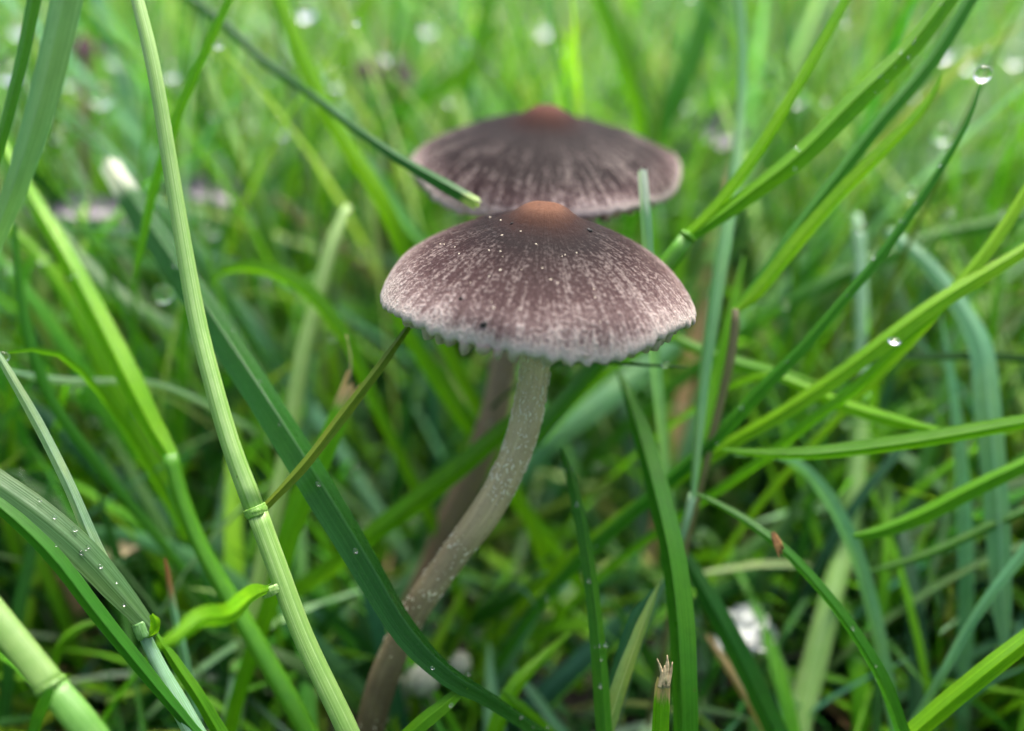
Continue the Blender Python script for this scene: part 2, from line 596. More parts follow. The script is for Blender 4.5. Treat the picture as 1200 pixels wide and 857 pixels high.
def blade(label, col, txt, fold=0.35, roll=0.0, tip_ext=0.0, base=True, cut=None, cutcol='white', beads=0, twist=0.0,
          group=None, name='grass_leaf', n=44, parent=None, part=None, cat='grass blade', jag=0.35):
    """one grass leaf: a keeled, veined sheet; cut = share of its length that is a bleached mown tip"""
    _seed[0] += 1
    pts = trace(txt, base, tip_ext)
    sm, L = spline(pts, n)
    if roll == 'up':                                    # lies with its face towards the sky
        i = n // 2
        T_ = (sm[i + 1][0] - sm[i - 1][0]).normalized()
        S_ = T_.cross((CAM - sm[i][0]).normalized()).normalized()
        sg = max((1, -1), key=lambda q: abs((Quaternion(T_, q * 0.75) @ S_).cross(T_).z))
        roll, twist = sg * 0.5, sg * 0.9
        sm = [(p, w * 1.12) for p, w in sm]
    k = max(1, round(cut * n)) if cut else 0
    fold = min(0.95, fold * 1.4)
    v, f, uv = leaf_geometry(sm, k, n, fold, roll, twist=twist, seed=_seed[0], jag=0.0)
    org = sm[-1][0] if parent is None else parent.location
    o = mesh_object(name if part is None else part, v, f, M_LEAF, parent, uv, origin=org)
    if parent is not None:
        o.location = (0, 0, 0)
    setcol(o, col, 0.06)
    if not cut:
        bleach(o, 'tan', [0.0] * len(v))
    if parent is None:
        tag(o, label, cat, group)
    elif label:
        o['label'] = label
    if cut:
        v, f, uv = leaf_geometry(sm, 0, k, fold, roll, twist=twist, seed=_seed[0], jag=jag)
        t = mesh_object('cut_tip', v, f, M_LEAF, None, uv, origin=org)
        t.parent = o
        t.location = (0, 0, 0)
        t.color = o.color
        m = len(ACROSS)
        fall = cut * 0.9
        bleach(t, cutcol, [max(0.62, 1 - 0.38 * (q // m) / max(1, k)) for q in range(len(v))])
        bleach(o, cutcol, [max(0.0, 0.62 - 0.62 * (q // m) / (fall * n)) for q in range(len(o.data.vertices))])
    if beads:
        cs = []
        rnd = random.Random(_seed[0] * 5 + 1)
        for q in range(beads):
            i = rnd.randint(2, n - 6)
            u = rnd.uniform(-0.85, 0.85)
            p, w = sm[i]
            T = (sm[i + 1][0] - sm[i - 1][0]).normalized()
            V = (CAM - p).normalized()
            S = T.cross(V).normalized()
            hw = w * 0.5
            c = p + (Quaternion(T, roll) @ S) * (u * hw * 0.95)
            cs.append((c + V * (0.12 * fold * hw), V, rnd.uniform(0.008, 0.02), T, rnd.uniform(1.0, 2.0)))
        v, f = bead_geometry(cs)
        b = mesh_object('water_bead', v, f, M_WATER, None, None, origin=org)
        b.parent = o
        b.location = (0, 0, 0)
        b['kind'] = 'stuff'
    return o, sm


def tube_part(name, parent, col, txt, base=False, tip_ext=0.0, n=40, mat=None, swell=None, flat=0.8, label=None):
    _seed[0] += 1
    sm, L = spline(trace(txt, base, tip_ext, True), n)
    v, f, uv = tube_geometry(sm, seed=_seed[0], swell=swell, flat=flat)
    o = mesh_object(name, v, f, mat or M_STEM, None, uv, origin=parent.location)
    o.parent = parent
    o.location = (0, 0, 0)
    if mat is None:
        setcol(o, col, 0.04)
    if label:
        o['label'] = label
    return o, sm


def node_part(parent, px, py, d, w, dx, dy, col='pale'):
    """the swollen collar of a stem: a short ribbed ring with a frilled lip"""
    a, b = at(px - dx, py - dy, d), at(px + dx, py + dy, d)
    sm, L = spline([(a, w * d / FPX), (a.lerp(b, 0.5), w * d / FPX * 1.05), (b, w * d / FPX * 0.98)], 8)
    v, f, uv = tube_geometry(sm, sides=16, ribs=0.05, flat=0.85)
    rnd = random.Random(int(px * 3 + py))
    v = [q + Vector((rnd.uniform(-1, 1), rnd.uniform(-1, 1), rnd.uniform(-1, 1))) * 0.005 for q in v]
    o = mesh_object('node', v, f, M_STEM, None, uv, origin=parent.location)
    o.parent = parent
    o.location = (0, 0, 0)
    setcol(o, col)
    return o


# ------------------------------------------------------------------ the ground
bm = bmesh.new()
rings = [0, 4, 8, 12, 16, 20, 25, 30, 38, 48, 60, 80, 110, 160, 240, 400, 800, 2000, 8000]
prev = None
for r in rings:
    cnt = 64
    row = []
    for k in range(cnt):
        a = 2 * math.pi * k / cnt
        z = (RNG.uniform(-0.35, 0.1) if 0 < r < 60 else 0.0)
        row.append(bm.verts.new((r * math.cos(a), 10 + r * math.sin(a), z)) if r else None)
        if r == 0:
            row = [bm.verts.new((0, 10, 0))]
            break
    if prev is not None:
        for k in range(cnt):
            k2 = (k + 1) % cnt
            if len(prev) == 1:
                bm.faces.new((prev[0], row[k], row[k2]))
            else:
                bm.faces.new((prev[k], row[k], row[k2], prev[k2]))
    prev = row
me = bpy.data.meshes.new('ground')
bm.to_mesh(me)
bm.free()
me.materials.append(M_SOIL)
me.polygons.foreach_set('use_smooth', [True] * len(me.polygons))
ground = link(bpy.data.objects.new('ground', me))
ground['kind'] = 'structure'

# ------------------------------------------------------------------ the toadstools
PROFILE = [(0.0, 1.0), (0.06, 0.997), (0.11, 0.98), (0.155, 0.945), (0.2, 0.89), (0.25, 0.836), (0.31, 0.79), (0.4, 0.732), (0.5, 0.66),
           (0.6, 0.58), (0.7, 0.488), (0.8, 0.378), (0.88, 0.268), (0.94, 0.16), (0.98, 0.055), (1.0, -0.035), (0.99, -0.085), (0.96, -0.075)]
UNDER = [(0.93, -0.03), (0.8, 0.1), (0.6, 0.25), (0.4, 0.36), (0.15, 0.42), (0.0, 0.44)]


def toadstool(label, centre, axis, R, hgt, capmat, stipemat, stem_txt, seed, n_gill=56, nfleck=0, nspeck=0, darkspecks=(), seg=224, boost=0.03):
    rnd = random.Random(seed)
    stem_pts = [(p, w * 1.03) for p, w in trace(stem_txt, True, 0, True)]
    ssm, SL = spline(stem_pts, 60)
    root = empty('mushroom', ssm[-1][0])
    tag(root, label, 'mushroom', 'two brown toadstools growing in the grass')
    q = Vector((0, 0, 1)).rotation_difference(Vector(axis).normalized())
    # cap
    cap_me = bpy.data.meshes.new('cap')
    prof, m = [], len(PROFILE)
    for i in range(m - 1):                        # refine the outline
        for k in range(2):
            t = k / 2
            p0, p1, p2, p3 = PROFILE[max(0, i - 1)], PROFILE[i], PROFILE[i + 1], PROFILE[min(m - 1, i + 2)]
            pt = [0.5 * ((2 * b) + (c - a) * t + (2 * a - 5 * b + 4 * c - d) * t * t + (-a + 3 * b - 3 * c + d) * t ** 3) for a, b, c, d in zip(p0, p1, p2, p3)]
            prof.append((max(0.0, pt[0]), pt[1]))
    prof.append(PROFILE[-1])
    prof[0] = (0.0, 1.0)
    prof += UNDER
    ph = [rnd.uniform(0, 6.3) for _ in range(12)]
    tooth = [rnd.uniform(-0.2, 1.7) for _ in range(n_gill)]
    verts, polar, faces = [], [], []
    for (r, z) in prof:
        for k in range(seg):
            th = 2 * math.pi * k / seg
            gi = th / (2 * math.pi) * n_gill
            tw = tooth[int(gi + 0.5) % n_gill]
            edge = max(0.0, min(1.0, (r - 0.86) / 0.14)) ** 1.5
            wav = 0.012 * math.sin(2 * th + ph[0]) + 0.010 * math.sin(3 * th + ph[1]) + 0.007 * math.sin(5 * th + ph[2]) + 0.005 * math.sin(9 * th + ph[3])
            sc = math.cos(gi * 2 * math.pi) * tw
            rr = r * (1 + wav * edge * 1.6 + 0.006 * sc * edge)
            zz = z * hgt / R * 1.0 + edge * (-0.011 * sc + 0.028 * math.sin(4 * th + ph[4]) + 0.02 * math.sin(7 * th + ph[5]))
            zz += boost * math.exp(-(r / 0.15) ** 2) / R
            zz += 0.008 * math.sin(3 * th + ph[6] + 4 * r) * r * (1 - r) * 4
            verts.append((rr * R * math.cos(th), rr * R * math.sin(th), zz * R))
            polar.append((math.cos(th), math.sin(th), r if z > -0.06 else 1.0))
    for i in range(len(prof) - 1):
        for k in range(seg):
            k2 = (k + 1) % seg
            faces.append((i * seg + k, (i + 1) * seg + k, (i + 1) * seg + k2, i * seg + k2))
    cap_me.from_pydata(verts, [], faces)
    cap_me.polygons.foreach_set('use_smooth', [True] * len(faces))
    at_ = cap_me.attributes.new('polar', 'FLOAT_VECTOR', 'POINT')
    at_.data.foreach_set('vector', np.asarray(polar, dtype=np.float32).ravel())
    cap_me.materials.append(capmat)
    cap = link(bpy.data.objects.new('cap', cap_me))
    cap.rotation_mode = 'QUATERNION'
    cap.rotation_quaternion = q
    cap.location = Vector(centre) - root.location
    cap.parent = root
    # gills: one plate, copied round the stem
    gv, gf = [], []
    rs = [0.14, 0.3, 0.5, 0.7, 0.85, 0.93, 0.972, 0.985]
    top = [0.43, 0.4, 0.32, 0.19, 0.055, -0.03, -0.07, -0.08]
    dep = [0.05, 0.13, 0.17, 0.17, 0.15, 0.115, 0.085, 0.035]
    thick = [0.008, 0.01, 0.014, 0.02, 0.028, 0.033, 0.031, 0.018]
    kk = len(rs)
    for r, t, d, w in zip(rs, top, dep, thick):
        for sy_, f_ in ((-1, 0.0), (-1, 0.6), (-0.55, 0.92), (0, 1.0), (0.55, 0.92), (1, 0.6), (1, 0.0)):
            gv.append((r * R, sy_ * w * R, t * hgt + 0.02 * R - d * R * f_))
    for i in range(kk - 1):
        for j in range(6):
            a = i * 7 + j
            gf.append((a, a + 1, a + 8, a + 7))
    gf.append(tuple(range((kk - 1) * 7, kk * 7)))
    gme = bpy.data.meshes.new('gill')
    gme.from_pydata(gv, [], gf)
    gme.materials.append(M_GILL)
    gme.polygons.foreach_set('use_smooth', [True] * len(gf))
    for k in range(n_gill):
        g = link(bpy.data.objects.new('gill', gme))
        g.parent = cap
        g.rotation_euler = (0, 0, 2 * math.pi * (k + rnd.uniform(-0.22, 0.22)) / n_gill)
        s = rnd.uniform(0.955, 1.01)
        g.scale = (s, rnd.uniform(0.6, 1.5), rnd.uniform(0.72, 1.15))
    # stem
    v, f, uv = tube_geometry(ssm, sides=28, ribs=0.012, seed=seed, flat=1.0)
    uv = [(a, min(1.0, (i // 29) / 60.0)) for i, (a, b) in enumerate(uv)]
    v2 = []
    for i, p in enumerate(v):
        row = i // 29
        c, w = ssm[row]
        k = 1 + 0.035 * math.sin(row * 0.7 + ph[7]) + 0.03 * math.sin(row * 0.31 + ph[8])
        v2.append(c + (p - c) * k)
    st = mesh_object('stem', v2, f, stipemat, None, uv, origin=root.location)
    st.parent = root
    st.location = (0, 0, 0)
    if nfleck:
        cs = []
        for _ in range(nfleck):
            x_ = min(57.0, abs(rnd.gauss(0, 0.3)) * 60 + 1)
            i = int(x_)
            c, w = ssm[i]
            c = c.lerp(ssm[i + 1][0], x_ - i)
            T = (ssm[i + 1][0] - ssm[i - 1][0]).normalized()
            V = (CAM - c).normalized()
            S = T.cross(V).normalized()
            a = rnd.uniform(-math.pi, math.pi)
            nn = S * math.sin(a) + (S.cross(T)) * math.cos(a)
            cs.append((c + nn * (w * 0.5 * 1.0), nn, rnd.choice((0.003, 0.003, 0.004, 0.005, 0.006, 0.007, 0.01)), T + S * rnd.uniform(-0.9, 0.9), rnd.uniform(1.0, 4.5)))
        fv, ff = bead_geometry(cs, 6, 4)
        fl = mesh_object('fleck', fv, ff, M_FLECK, None, None, origin=root.location)
        fl.parent = st
        fl.location = (0, 0, 0)
        fl['kind'] = 'stuff'
    # things lying on the cap skin
    if nspeck or darkspecks:
        mw = Matrix.Translation(Vector(centre)) @ q.to_matrix().to_4x4()
        wv = [mw @ Vector(p) for p in verts]
        tree = BVHTree.FromPolygons(wv, faces)
        inv = mw.inverted()
        cs = []
        while len(cs) < nspeck:
            px, py = rnd.gauss(590, 75), rnd.gauss(295, 42)
            hit = tree.ray_cast(CAM, (at(px, py, 1) - CAM).normalized())
            if hit[0] is None:
                continue
            cs.append((inv @ hit[0], inv.to_3x3() @ hit[1], rnd.uniform(0.003, 0.008), Vector((rnd.uniform(-1, 1), rnd.uniform(-1, 1), 0.3)), rnd.uniform(1, 2)))
        sv, sf = bead_geometry(cs, 6, 4)
        so = mesh_object('dust_speck', sv, sf, M_FLECK, None, None)
        so.parent = cap
        so['kind'] = 'stuff'
        for px, py, rp in darkspecks:
            hit = tree.ray_cast(CAM, (at(px, py, 1) - CAM).normalized())
            if hit[0] is None:
                continue
            sv, sf = bead_geometry([(inv @ hit[0], inv.to_3x3() @ hit[1], rp * 0.0066, Vector((1, 0.3, 0.2)), 1.25)], 10, 6)
            sv = [p + Vector((rnd.uniform(-1, 1), rnd.uniform(-1, 1), rnd.uniform(-1, 1))) * 0.005 for p in sv]
            so = mesh_object('black_speck', sv, sf, M_SPECK, None, None)
            so.parent = cap
    return root, cap


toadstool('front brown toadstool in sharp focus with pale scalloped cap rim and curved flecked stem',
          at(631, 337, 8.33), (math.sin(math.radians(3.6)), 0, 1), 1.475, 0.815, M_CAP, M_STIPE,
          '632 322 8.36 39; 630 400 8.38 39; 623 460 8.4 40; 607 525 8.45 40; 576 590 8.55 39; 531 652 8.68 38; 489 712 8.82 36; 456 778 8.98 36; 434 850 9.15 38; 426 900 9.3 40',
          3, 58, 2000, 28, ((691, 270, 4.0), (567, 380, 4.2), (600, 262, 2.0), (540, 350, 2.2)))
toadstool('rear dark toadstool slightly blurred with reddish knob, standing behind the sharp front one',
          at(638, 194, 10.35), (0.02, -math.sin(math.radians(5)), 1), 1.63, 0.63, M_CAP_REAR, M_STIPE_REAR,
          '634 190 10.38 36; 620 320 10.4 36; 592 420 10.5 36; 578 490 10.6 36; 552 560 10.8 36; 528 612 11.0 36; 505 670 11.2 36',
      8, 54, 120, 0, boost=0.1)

# ------------------------------------------------------------------ grass stems with their leaves
r = empty('grass_shoot', at(445, 960, 7.7))
tube_part('sheath', r, 'pale', '155 -25 8.1 16; 180 80 8.0 18; 207 240 8.0 20; 232 380 7.95 23; 245 432 7.9 23; 270 520 7.85 24; 298 595 7.85 26', tip_ext=4.0)
tube_part('sheath', r, 'pale', '301 600 7.84 27; 325 665 7.8 27; 355 745 7.75 27; 408 857 7.7 28; 440 930 7.75 28', base=True)
node_part(r, 300, 599, 7.83, 25, 2, 5, (0.19, 0.36, 0.07))
node_part(r, 321, 690, 7.78, 28, 2, 5, 'pale')
blade(None, 'olive', '488 368 8.3 8; 470 394 8.2 13; 440 435 8.1 17; 400 487 8.05 20; 355 545 7.95 19; 308 596 7.86 14', 0.9, 0.3, base=False, parent=r, part='leaf')
blade('bright yellow green leaf bent left at the lower joint', 'bright', '182 757 6.3 6; 205 750 6.35 24; 235 728 6.5 36; 268 722 6.75 38; 296 700 7.2 34; 318 691 7.75 14', 0.5, 0.5, base=False, parent=r, part='leaf')
tag(r, 'tall pale jointed grass stem running from top to bottom left of the mushrooms', 'grass shoot')

r = empty('grass_shoot', at(150, 950, 7.2))
tube_part('sheath', r, (0.16, 0.29, 0.07), '-40 680 7.0 34; 10 742 6.95 35; 61 806 6.9 36', tip_ext=3, flat=0.5)
tube_part('sheath', r, (0.11, 0.26, 0.045), '60 804 6.9 35; 95 845 6.85 36; 140 905 6.9 36', base=True, flat=0.5)
node_part(r, 59, 803, 6.9, 33, 1.5, 2.5, (0.16, 0.3, 0.07))
blade(None, 'mid', '36 880 6.8 12; 42 850 6.8 17; 52 825 6.75 18; 60 808 6.75 12', 0.5, 0.2, base=False, parent=r, part='leaf')
tag(r, 'thickest pale ribbed grass stem with a joint, crossing the bottom left corner', 'grass shoot')

r = empty('grass_shoot', at(380, 900, 9.0))
blade('broad flat leaf above the joint', 'bright', '12 190 9.9 20; 40 240 9.8 27; 72 295 9.6 32; 112 372 9.4 37; 150 448 9.2 39; 182 510 9.1 34; 199 536 9.05 24', 0.6, 0.3, base=False, parent=r, part='leaf', tip_ext=2, beads=10)
tube_part('sheath', r, 'vivid', '199 532 9.1 20; 215 590 9.1 20; 240 650 9.1 21; 276 712 9.1 24; 338 818 9.0 26; 372 880 9.0 26', base=True)
tag(r, 'green grass stem with a broad leaf ending midway down, left of the pale jointed stem', 'grass shoot')

r = empty('grass_shoot', at(265, 900, 10))
tube_part('sheath', r, 'pale', '372 350 10.6 20; 352 430 10.5 22; 338 520 10.4 22; 322 600 10.3 23; 300 700 10.2 22; 284 780 10.1 22', tip_ext=1.5)
tube_part('sheath', r, 'palemint', '282 784 10.1 24; 270 860 10.0 26; 262 900 10 26', base=True)
node_part(r, 283, 782, 10.08, 25, -1, 6, 'pale')
tag(r, 'pale upright grass stem half hidden behind the broad dark leaf at left', 'grass shoot')

r = empty('grass_shoot', at(235, 900, 7.8))
blade(None, 'palemint', '-14 398 7.95 8; 14 445 7.9 14; 45 500 7.9 17; 80 570 7.85 19; 110 640 7.85 21; 142 700 7.85 22; 166 738 7.85 18', 0.55, 0.25, base=False, parent=r, part='leaf', tip_ext=1)
tube_part('sheath', r, 'palemint', '166 738 7.86 14; 185 778 7.85 17; 215 835 7.85 24; 240 880 7.85 26', base=True)
node_part(r, 168, 738, 7.82, 18, 4, 9, (0.15, 0.32, 0.1))
blade('short limp ligule leaf folded over at the joint', 'bright', '178 720 7.7 8; 184 730 7.72 18; 180 742 7.75 16; 170 748 7.8 10', 0.8, -0.4, base=False, parent=r, part='leaf', n=16)
tag(r, 'narrow mint green grass shoot with a folded joint in the lower left', 'grass shoot')

r = empty('grass_shoot', at(770, 330, 9))
tube_part('sheath', r, 'vivid', '806 278 8.92 22; 790 300 8.95 24; 765 335 9.05 26; 735 380 9.2 26', base=True)
node_part(r, 806, 277, 8.9, 19, -1.2, 1.6, 'vivid')
blade('narrower upper leaf with a pale left edge', 'bright', '1010 -30 8.9 15; 962 58 8.88 19; 916 138 8.86 21; 870 208 8.86 23; 832 254 8.88 22; 807 276 8.9 18', 0.7, -0.45, base=False, parent=r, part='leaf', tip_ext=2)
blade('broader leaf folded along its midrib', 'vivid', '1128 -26 8.6 30; 1062 58 8.62 36; 1000 118 8.66 38; 938 180 8.7 37; 876 228 8.8 30; 830 262 8.86 22; 808 278 8.92 14', 0.6, 0.25, base=False, parent=r, part='leaf', tip_ext=3.5, beads=26)
tag(r, 'grass shoot with two long leaves fanning to the upper right beside the front cap', 'grass shoot')

r = empty('grass_shoot', at(850, 480, 9.1))
blade('darker leaf running off the top edge', 'mid', '1152 -28 9.15 22; 1092 68 9.15 26; 1032 140 9.12 26; 986 200 9.1 25; 930 272 9.05 24; 885 335 9.0 22; 862 364 9.0 10', 0.6, 0.3, base=False, parent=r, part='leaf', tip_ext=2.5)
blade('lighter leaf ending in a curved point', 'lime', '1104 88 8.8 3; 1096 106 8.8 9; 1078 132 8.8 15; 1040 172 8.82 20; 986 226 8.86 23; 930 290 8.9 25; 890 340 8.95 22; 863 365 8.98 12', 0.45, -0.25, base=False, parent=r, part='leaf')
tube_part('stalk', r, (0.2, 0.17, 0.08), '862 362 9.0 9; 861 385 9.05 12; 856 420 9.1 12; 846 465 9.2 11', base=True, label='dry brown stalk')
tag(r, 'grass shoot of two leaves on a thin dry brown stalk, right of the front cap', 'grass shoot')

r = empty('grass_shoot', at(930, 900, 10.3))
tube_part('sheath', r, 'palemint', '1008 310 10.9 17; 1010 400 10.8 19; 1008 468 10.7 20', tip_ext=0.8)
tube_part('sheath', r, (0.33, 0.52, 0.17), '1008 470 10.7 22; 1003 560 10.6 24; 990 640 10.5 27; 974 700 10.4 29; 955 775 10.35 33; 932 860 10.3 37; 925 900 10.3 38', base=True)
node_part(r, 1008, 469, 10.68, 23, 0, 5, 'bright')
tag(r, 'pale grass stem widening downward at lower right behind the leaf with a brown husk', 'grass shoot')

r = empty('grass_shoot', at(790, 680, 9.3))
tube_part('sheath', r, 'palemint', '812 578 9.1 11; 806 605 9.1 11; 798 632 9.15 10; 788 660 9.3 9', base=True)
blade(None, 'mint', '862 -28 10.6 18; 868 60 10.4 15; 866 130 10.2 16; 858 215 9.8 22; 845 290 9.5 26; 832 375 9.3 24; 822 450 9.2 19; 815 530 9.1 15; 811 582 9.05 10', 0.7, 0.35, base=False, parent=r, part='leaf', tip_ext=2)
blade(None, 'vivid', '872 300 10.2 5; 856 380 9.9 16; 838 450 9.7 20; 822 530 9.3 16; 812 584 9.1 10', 0.5, -0.3, base=False, parent=r, part='leaf')
tag(r, 'blue green ribbon leafed grass shoot standing upright right of the front cap', 'grass shoot')

# ------------------------------------------------------------------ single grass leaves
B = blade
B('broad dark glossy leaf with a white cut tip, slanting down left of the stem', 'dark',
  '124 186 10.4 30; 150 226 10.0 36; 200 300 9.4 42; 260 386 8.9 46; 330 492 8.4 49; 386 580 8.15 51; 430 652 8.05 51; 480 735 8.0 46; 530 788 8.05 36; 575 815 8.2 28; 640 858 8.5 24', 0.6, 'up', cut=0.045, beads=22, n=64)
GLOSSY = bpy.data.objects['grass_leaf']
GLOSSY.color[3] = 0.75
B('greyish ribbed blurred grass blade close to the lens in the upper left corner', (0.1, 0.26, 0.1), '80 -30 7.0 50; 62 50 7.0 48; 42 130 7.0 46; 16 215 7.05 38; -15 300 7.2 26', 0.5, 0.4, tip_ext=2)
B('narrow blurred blade along the left edge beside the ribbed grey one', 'mid', '44 -30 7.2 22; 26 60 7.2 20; 4 150 7.2 18; -24 240 7.3 16', 0.5, 0.4, tip_ext=1.5)
B('slim folded blade crossing behind the pale jointed stem, its tip pointing down', 'vivid', '157 326 9.2 3; 164 300 9.2 13; 182 220 9.15 16; 196 175 9.1 17; 214 124 9.1 17; 240 64 9.1 15; 276 -14 9.1 12; 300 -70 9.2 9', 0.7, 0.3, base=False)
B('long yellow green blade falling from the top edge behind the front cap', 'bright', '316 -25 10.4 22; 350 60 10.4 25; 392 148 10.4 27; 440 224 10.4 26; 476 300 10.5 26; 505 370 10.6 24', 0.5, 0.2, tip_ext=2.5)
B('dark green mown blade laid across the left side of the rear cap', 'dark', '559 237 8.6 22; 522 216 8.75 22; 470 186 9.1 18; 412 146 9.6 15; 360 106 10.2 15; 312 72 10.6 16; 262 26 11 16; 200 -20 11.4 16', 0.6, 0.3, base=False, cut=0.03, cutcol='pale')
B('upright mint blade with a square white cut tip, before the rear cap', 'mint', '752 198 8.75 14; 754 225 8.75 16; 757 265 8.77 17; 760 320 8.85 18; 765 400 9.2 19', 0.5, 0.2, cut=0.05)
B('blurred yellow green blade leaning left behind the arching leaf', 'bright', '440 -25 14 20; 396 90 14 24; 345 196 14 26; 312 290 14 24; 290 370 14 22', 0.4, 0.2, tip_ext=2)
B('lit leaf behind the front stem, slanting down right under the cap', 'bright', '462 360 10.6 16; 486 406 10.6 26; 522 460 10.6 30; 562 520 10.7 27; 600 580 10.9 24', 0.5, 0.2)
B('pale blue green flat blade behind the stem, rising to the right under the cap', 'mint', '800 395 12.5 24; 752 432 12.4 34; 706 468 12.2 36; 650 512 12 34; 605 560 12 30', 0.3, 0.2)
B('bright leaf crossing behind the middle of the front stem', 'vivid', '615 478 9.7 10; 590 505 9.7 28; 540 548 9.7 34; 480 595 9.8 35; 430 632 9.9 32; 380 672 10.2 28', 0.5, -0.2)
B('broad two toned grass blade right of the front stem, dark on its left half', 'mid', '722 432 9.6 4; 734 462 9.4 22; 752 520 9.1 36; 768 580 8.8 42; 784 650 8.5 46; 794 730 8.3 47; 798 810 8.2 46; 800 890 8.2 44', 0.75, 0.35)
B('slender upright blade with a blurred pale tip, between stem and two toned blade', 'mid', '658 524 8.9 5; 668 552 8.8 16; 682 610 8.6 22; 694 680 8.45 25; 703 760 8.35 27; 712 880 8.3 28', 0.6, -0.3, beads=14)
B('pale folded blade with a sharp point at the bottom, right of the slender upright one', 'pale', '772 684 8.5 2; 764 706 8.48 12; 750 742 8.45 20; 730 798 8.4 26; 704 880 8.4 30', 0.5, -0.3)
B('dark grass leaf tucked along the left of the pale pointed blade', 'teal', '766 690 8.62 3; 742 725 8.62 16; 722 790 8.6 20; 704 860 8.6 22', 0.4, 0.3)
B('short leaf in focus at the bottom edge below the dark glossy leaf', 'vivid', '546 803 8.1 10; 525 822 8.05 22; 495 846 8.0 26; 462 876 8.0 26', 0.4, 0.2, beads=12)
B('bright curving leaf at the bottom edge, right of the white buttons', 'bright', '668 742 9.8 6; 636 772 9.5 16; 604 806 9.2 26; 584 850 9.1 28; 574 890 9.1 28', 0.5, -0.3)
B('small bright leaf lying low between the glossy leaf and the slender upright blade', 'vivid', '590 812 9.0 6; 612 832 9.0 20; 640 858 9.1 22; 668 890 9.2 22', 0.4, 0.2)
B('dull flat leaf with water flecks entering from the left edge', 'dull', '184 744 7.8 8; 164 722 7.78 26; 136 690 7.75 40; 100 650 7.72 46; 50 606 7.7 46; -20 556 7.7 42; -70 520 7.8 38', 0.25, 0.1, beads=24)
B('narrow dark leaf running parallel beneath the dull flat leaf', 'mid', '-30 572 7.62 20; 20 612 7.62 25; 64 656 7.62 28; 110 716 7.64 27; 152 768 7.68 24; 200 826 7.74 20; 226 856 7.78 16', 0.5, 0.3, tip_ext=2)
B('thin horizontal mint blade near the left edge', 'palemint', '6 434 9.6 5; 40 442 9.6 11; 85 447 9.6 12; 135 447 9.7 10; 190 452 10 9', 0.4, 0.1)
B('little withered blade with a brown frayed tip in the lower left', 'mint', '193 655 8.8 4; 196 672 8.78 9; 203 715 8.75 14; 214 765 8.75 16; 224 815 8.8 16', 0.6, 0.2, cut=0.1, cutcol='brown')
B('small arching leaf curled over dark soil at lower left', 'vivid', '122 728 9.8 5; 98 733 9.7 12; 76 748 9.6 14; 64 772 9.6 14; 58 800 9.7 13', 0.5, 0.2)
B('bright blade at the bottom edge between the mint shoot and the jointed stem', 'vivid', '182 742 8.1 6; 205 778 8.05 18; 232 818 8.0 22; 258 862 8.0 24', 0.5, 0.3)
B('yellowish blurred stalk behind the dull flat leaf', 'olive', '22 600 11 8; 56 670 11 18; 88 740 11 20; 122 806 11 20', 0.4, 0.1)
B('broad dim teal leaf lying behind the mint shoot', 'teal', '22 462 11 10; 70 505 11 26; 118 548 11 30; 180 600 11 32; 240 645 11.1 28', 0.3, 0.15)
B('dark arching leaf with a thin curled tip, left of the front cap', 'vivid', '246 338 10.1 3; 256 322 10.1 9; 280 314 10.1 18; 316 318 10.1 24; 352 336 10.1 26; 386 372 10.15 27; 412 412 10.2 25; 436 470 10.4 23', 0.5, 0.4)
o_cut, _ = B('wide vivid leaf with a torn straw coloured top behind the olive folded leaf', 'vivid', '413 446 9.1 30; 402 474 9.1 32; 378 530 9.1 34; 352 588 9.15 36; 334 640 9.2 32; 318 700 9.3 28', 0.35, 0.2, cut=0.045, cutcol='tan', jag=0.5)
sm_h, _ = spline([(at(406, 392, 9.1), 0.006), (at(411, 420, 9.1), 0.01), (at(410, 448, 9.1), 0.012)], 10)
hv, hf, huv = tube_geometry(sm_h, sides=6)
hair = mesh_object('fibre', hv, hf, M_STRAW, None, huv, origin=o_cut.location)
hair.parent = o_cut
hair.location = (0, 0, 0)
B('thin blade ending in a large clear dew drop at upper right', 'mid', '1149 98 8.62 4; 1143 118 8.62 6; 1128 152 8.62 9; 1102 196 8.64 12; 1066 250 8.66 15; 1030 300 8.7 17; 986 352 8.76 18; 940 406 8.86 20; 890 456 9.0 24; 842 508 9.2 26', 0.7, 0.3, beads=18)
B('short lit blade rising to the right edge above the long slanting leaf', 'lime', '1230 175 8.8 12; 1205 218 8.8 18; 1178 262 8.8 20; 1148 304 8.82 21; 1112 345 8.9 18; 1080 385 9.1 15', 0.5, 0.3, tip_ext=1.2)
B('long slanting leaf from the right edge carrying a glinting drop', 'bright', '1240 262 8.7 18; 1200 292 8.72 23; 1150 322 8.75 27; 1092 358 8.8 28; 1040 396 8.85 27; 970 448 9.0 26; 905 490 9.2 24; 850 522 9.4 22', 0.5, 0.3, tip_ext=2, beads=16)
B('narrow leaf tight under the long slanting leaf on the right', 'vivid', '1140 330 8.9 4; 1100 366 8.9 13; 1058 402 8.95 17; 1004 455 9.05 19; 948 496 9.2 18; 900 535 9.4 16', 0.5, -0.3)
B('curved leaf holding a brown husk at lower right', 'mid', '816 579 9.0 5; 838 590 8.9 11; 872 610 8.75 15; 914 642 8.55 18; 960 690 8.4 20; 1000 742 8.3 22; 1034 800 8.25 24; 1060 870 8.3 25', 0.7, 0.35, beads=8)
B('pale mint leaf drooping beside the husk leaf at lower right', 'mint', '862 532 10 6; 902 532 9.9 11; 936 545 9.8 16; 970 584 9.75 22; 998 638 9.7 24; 1020 708 9.65 24; 1036 780 9.6 21; 1050 860 9.6 20', 0.5, 0.3)
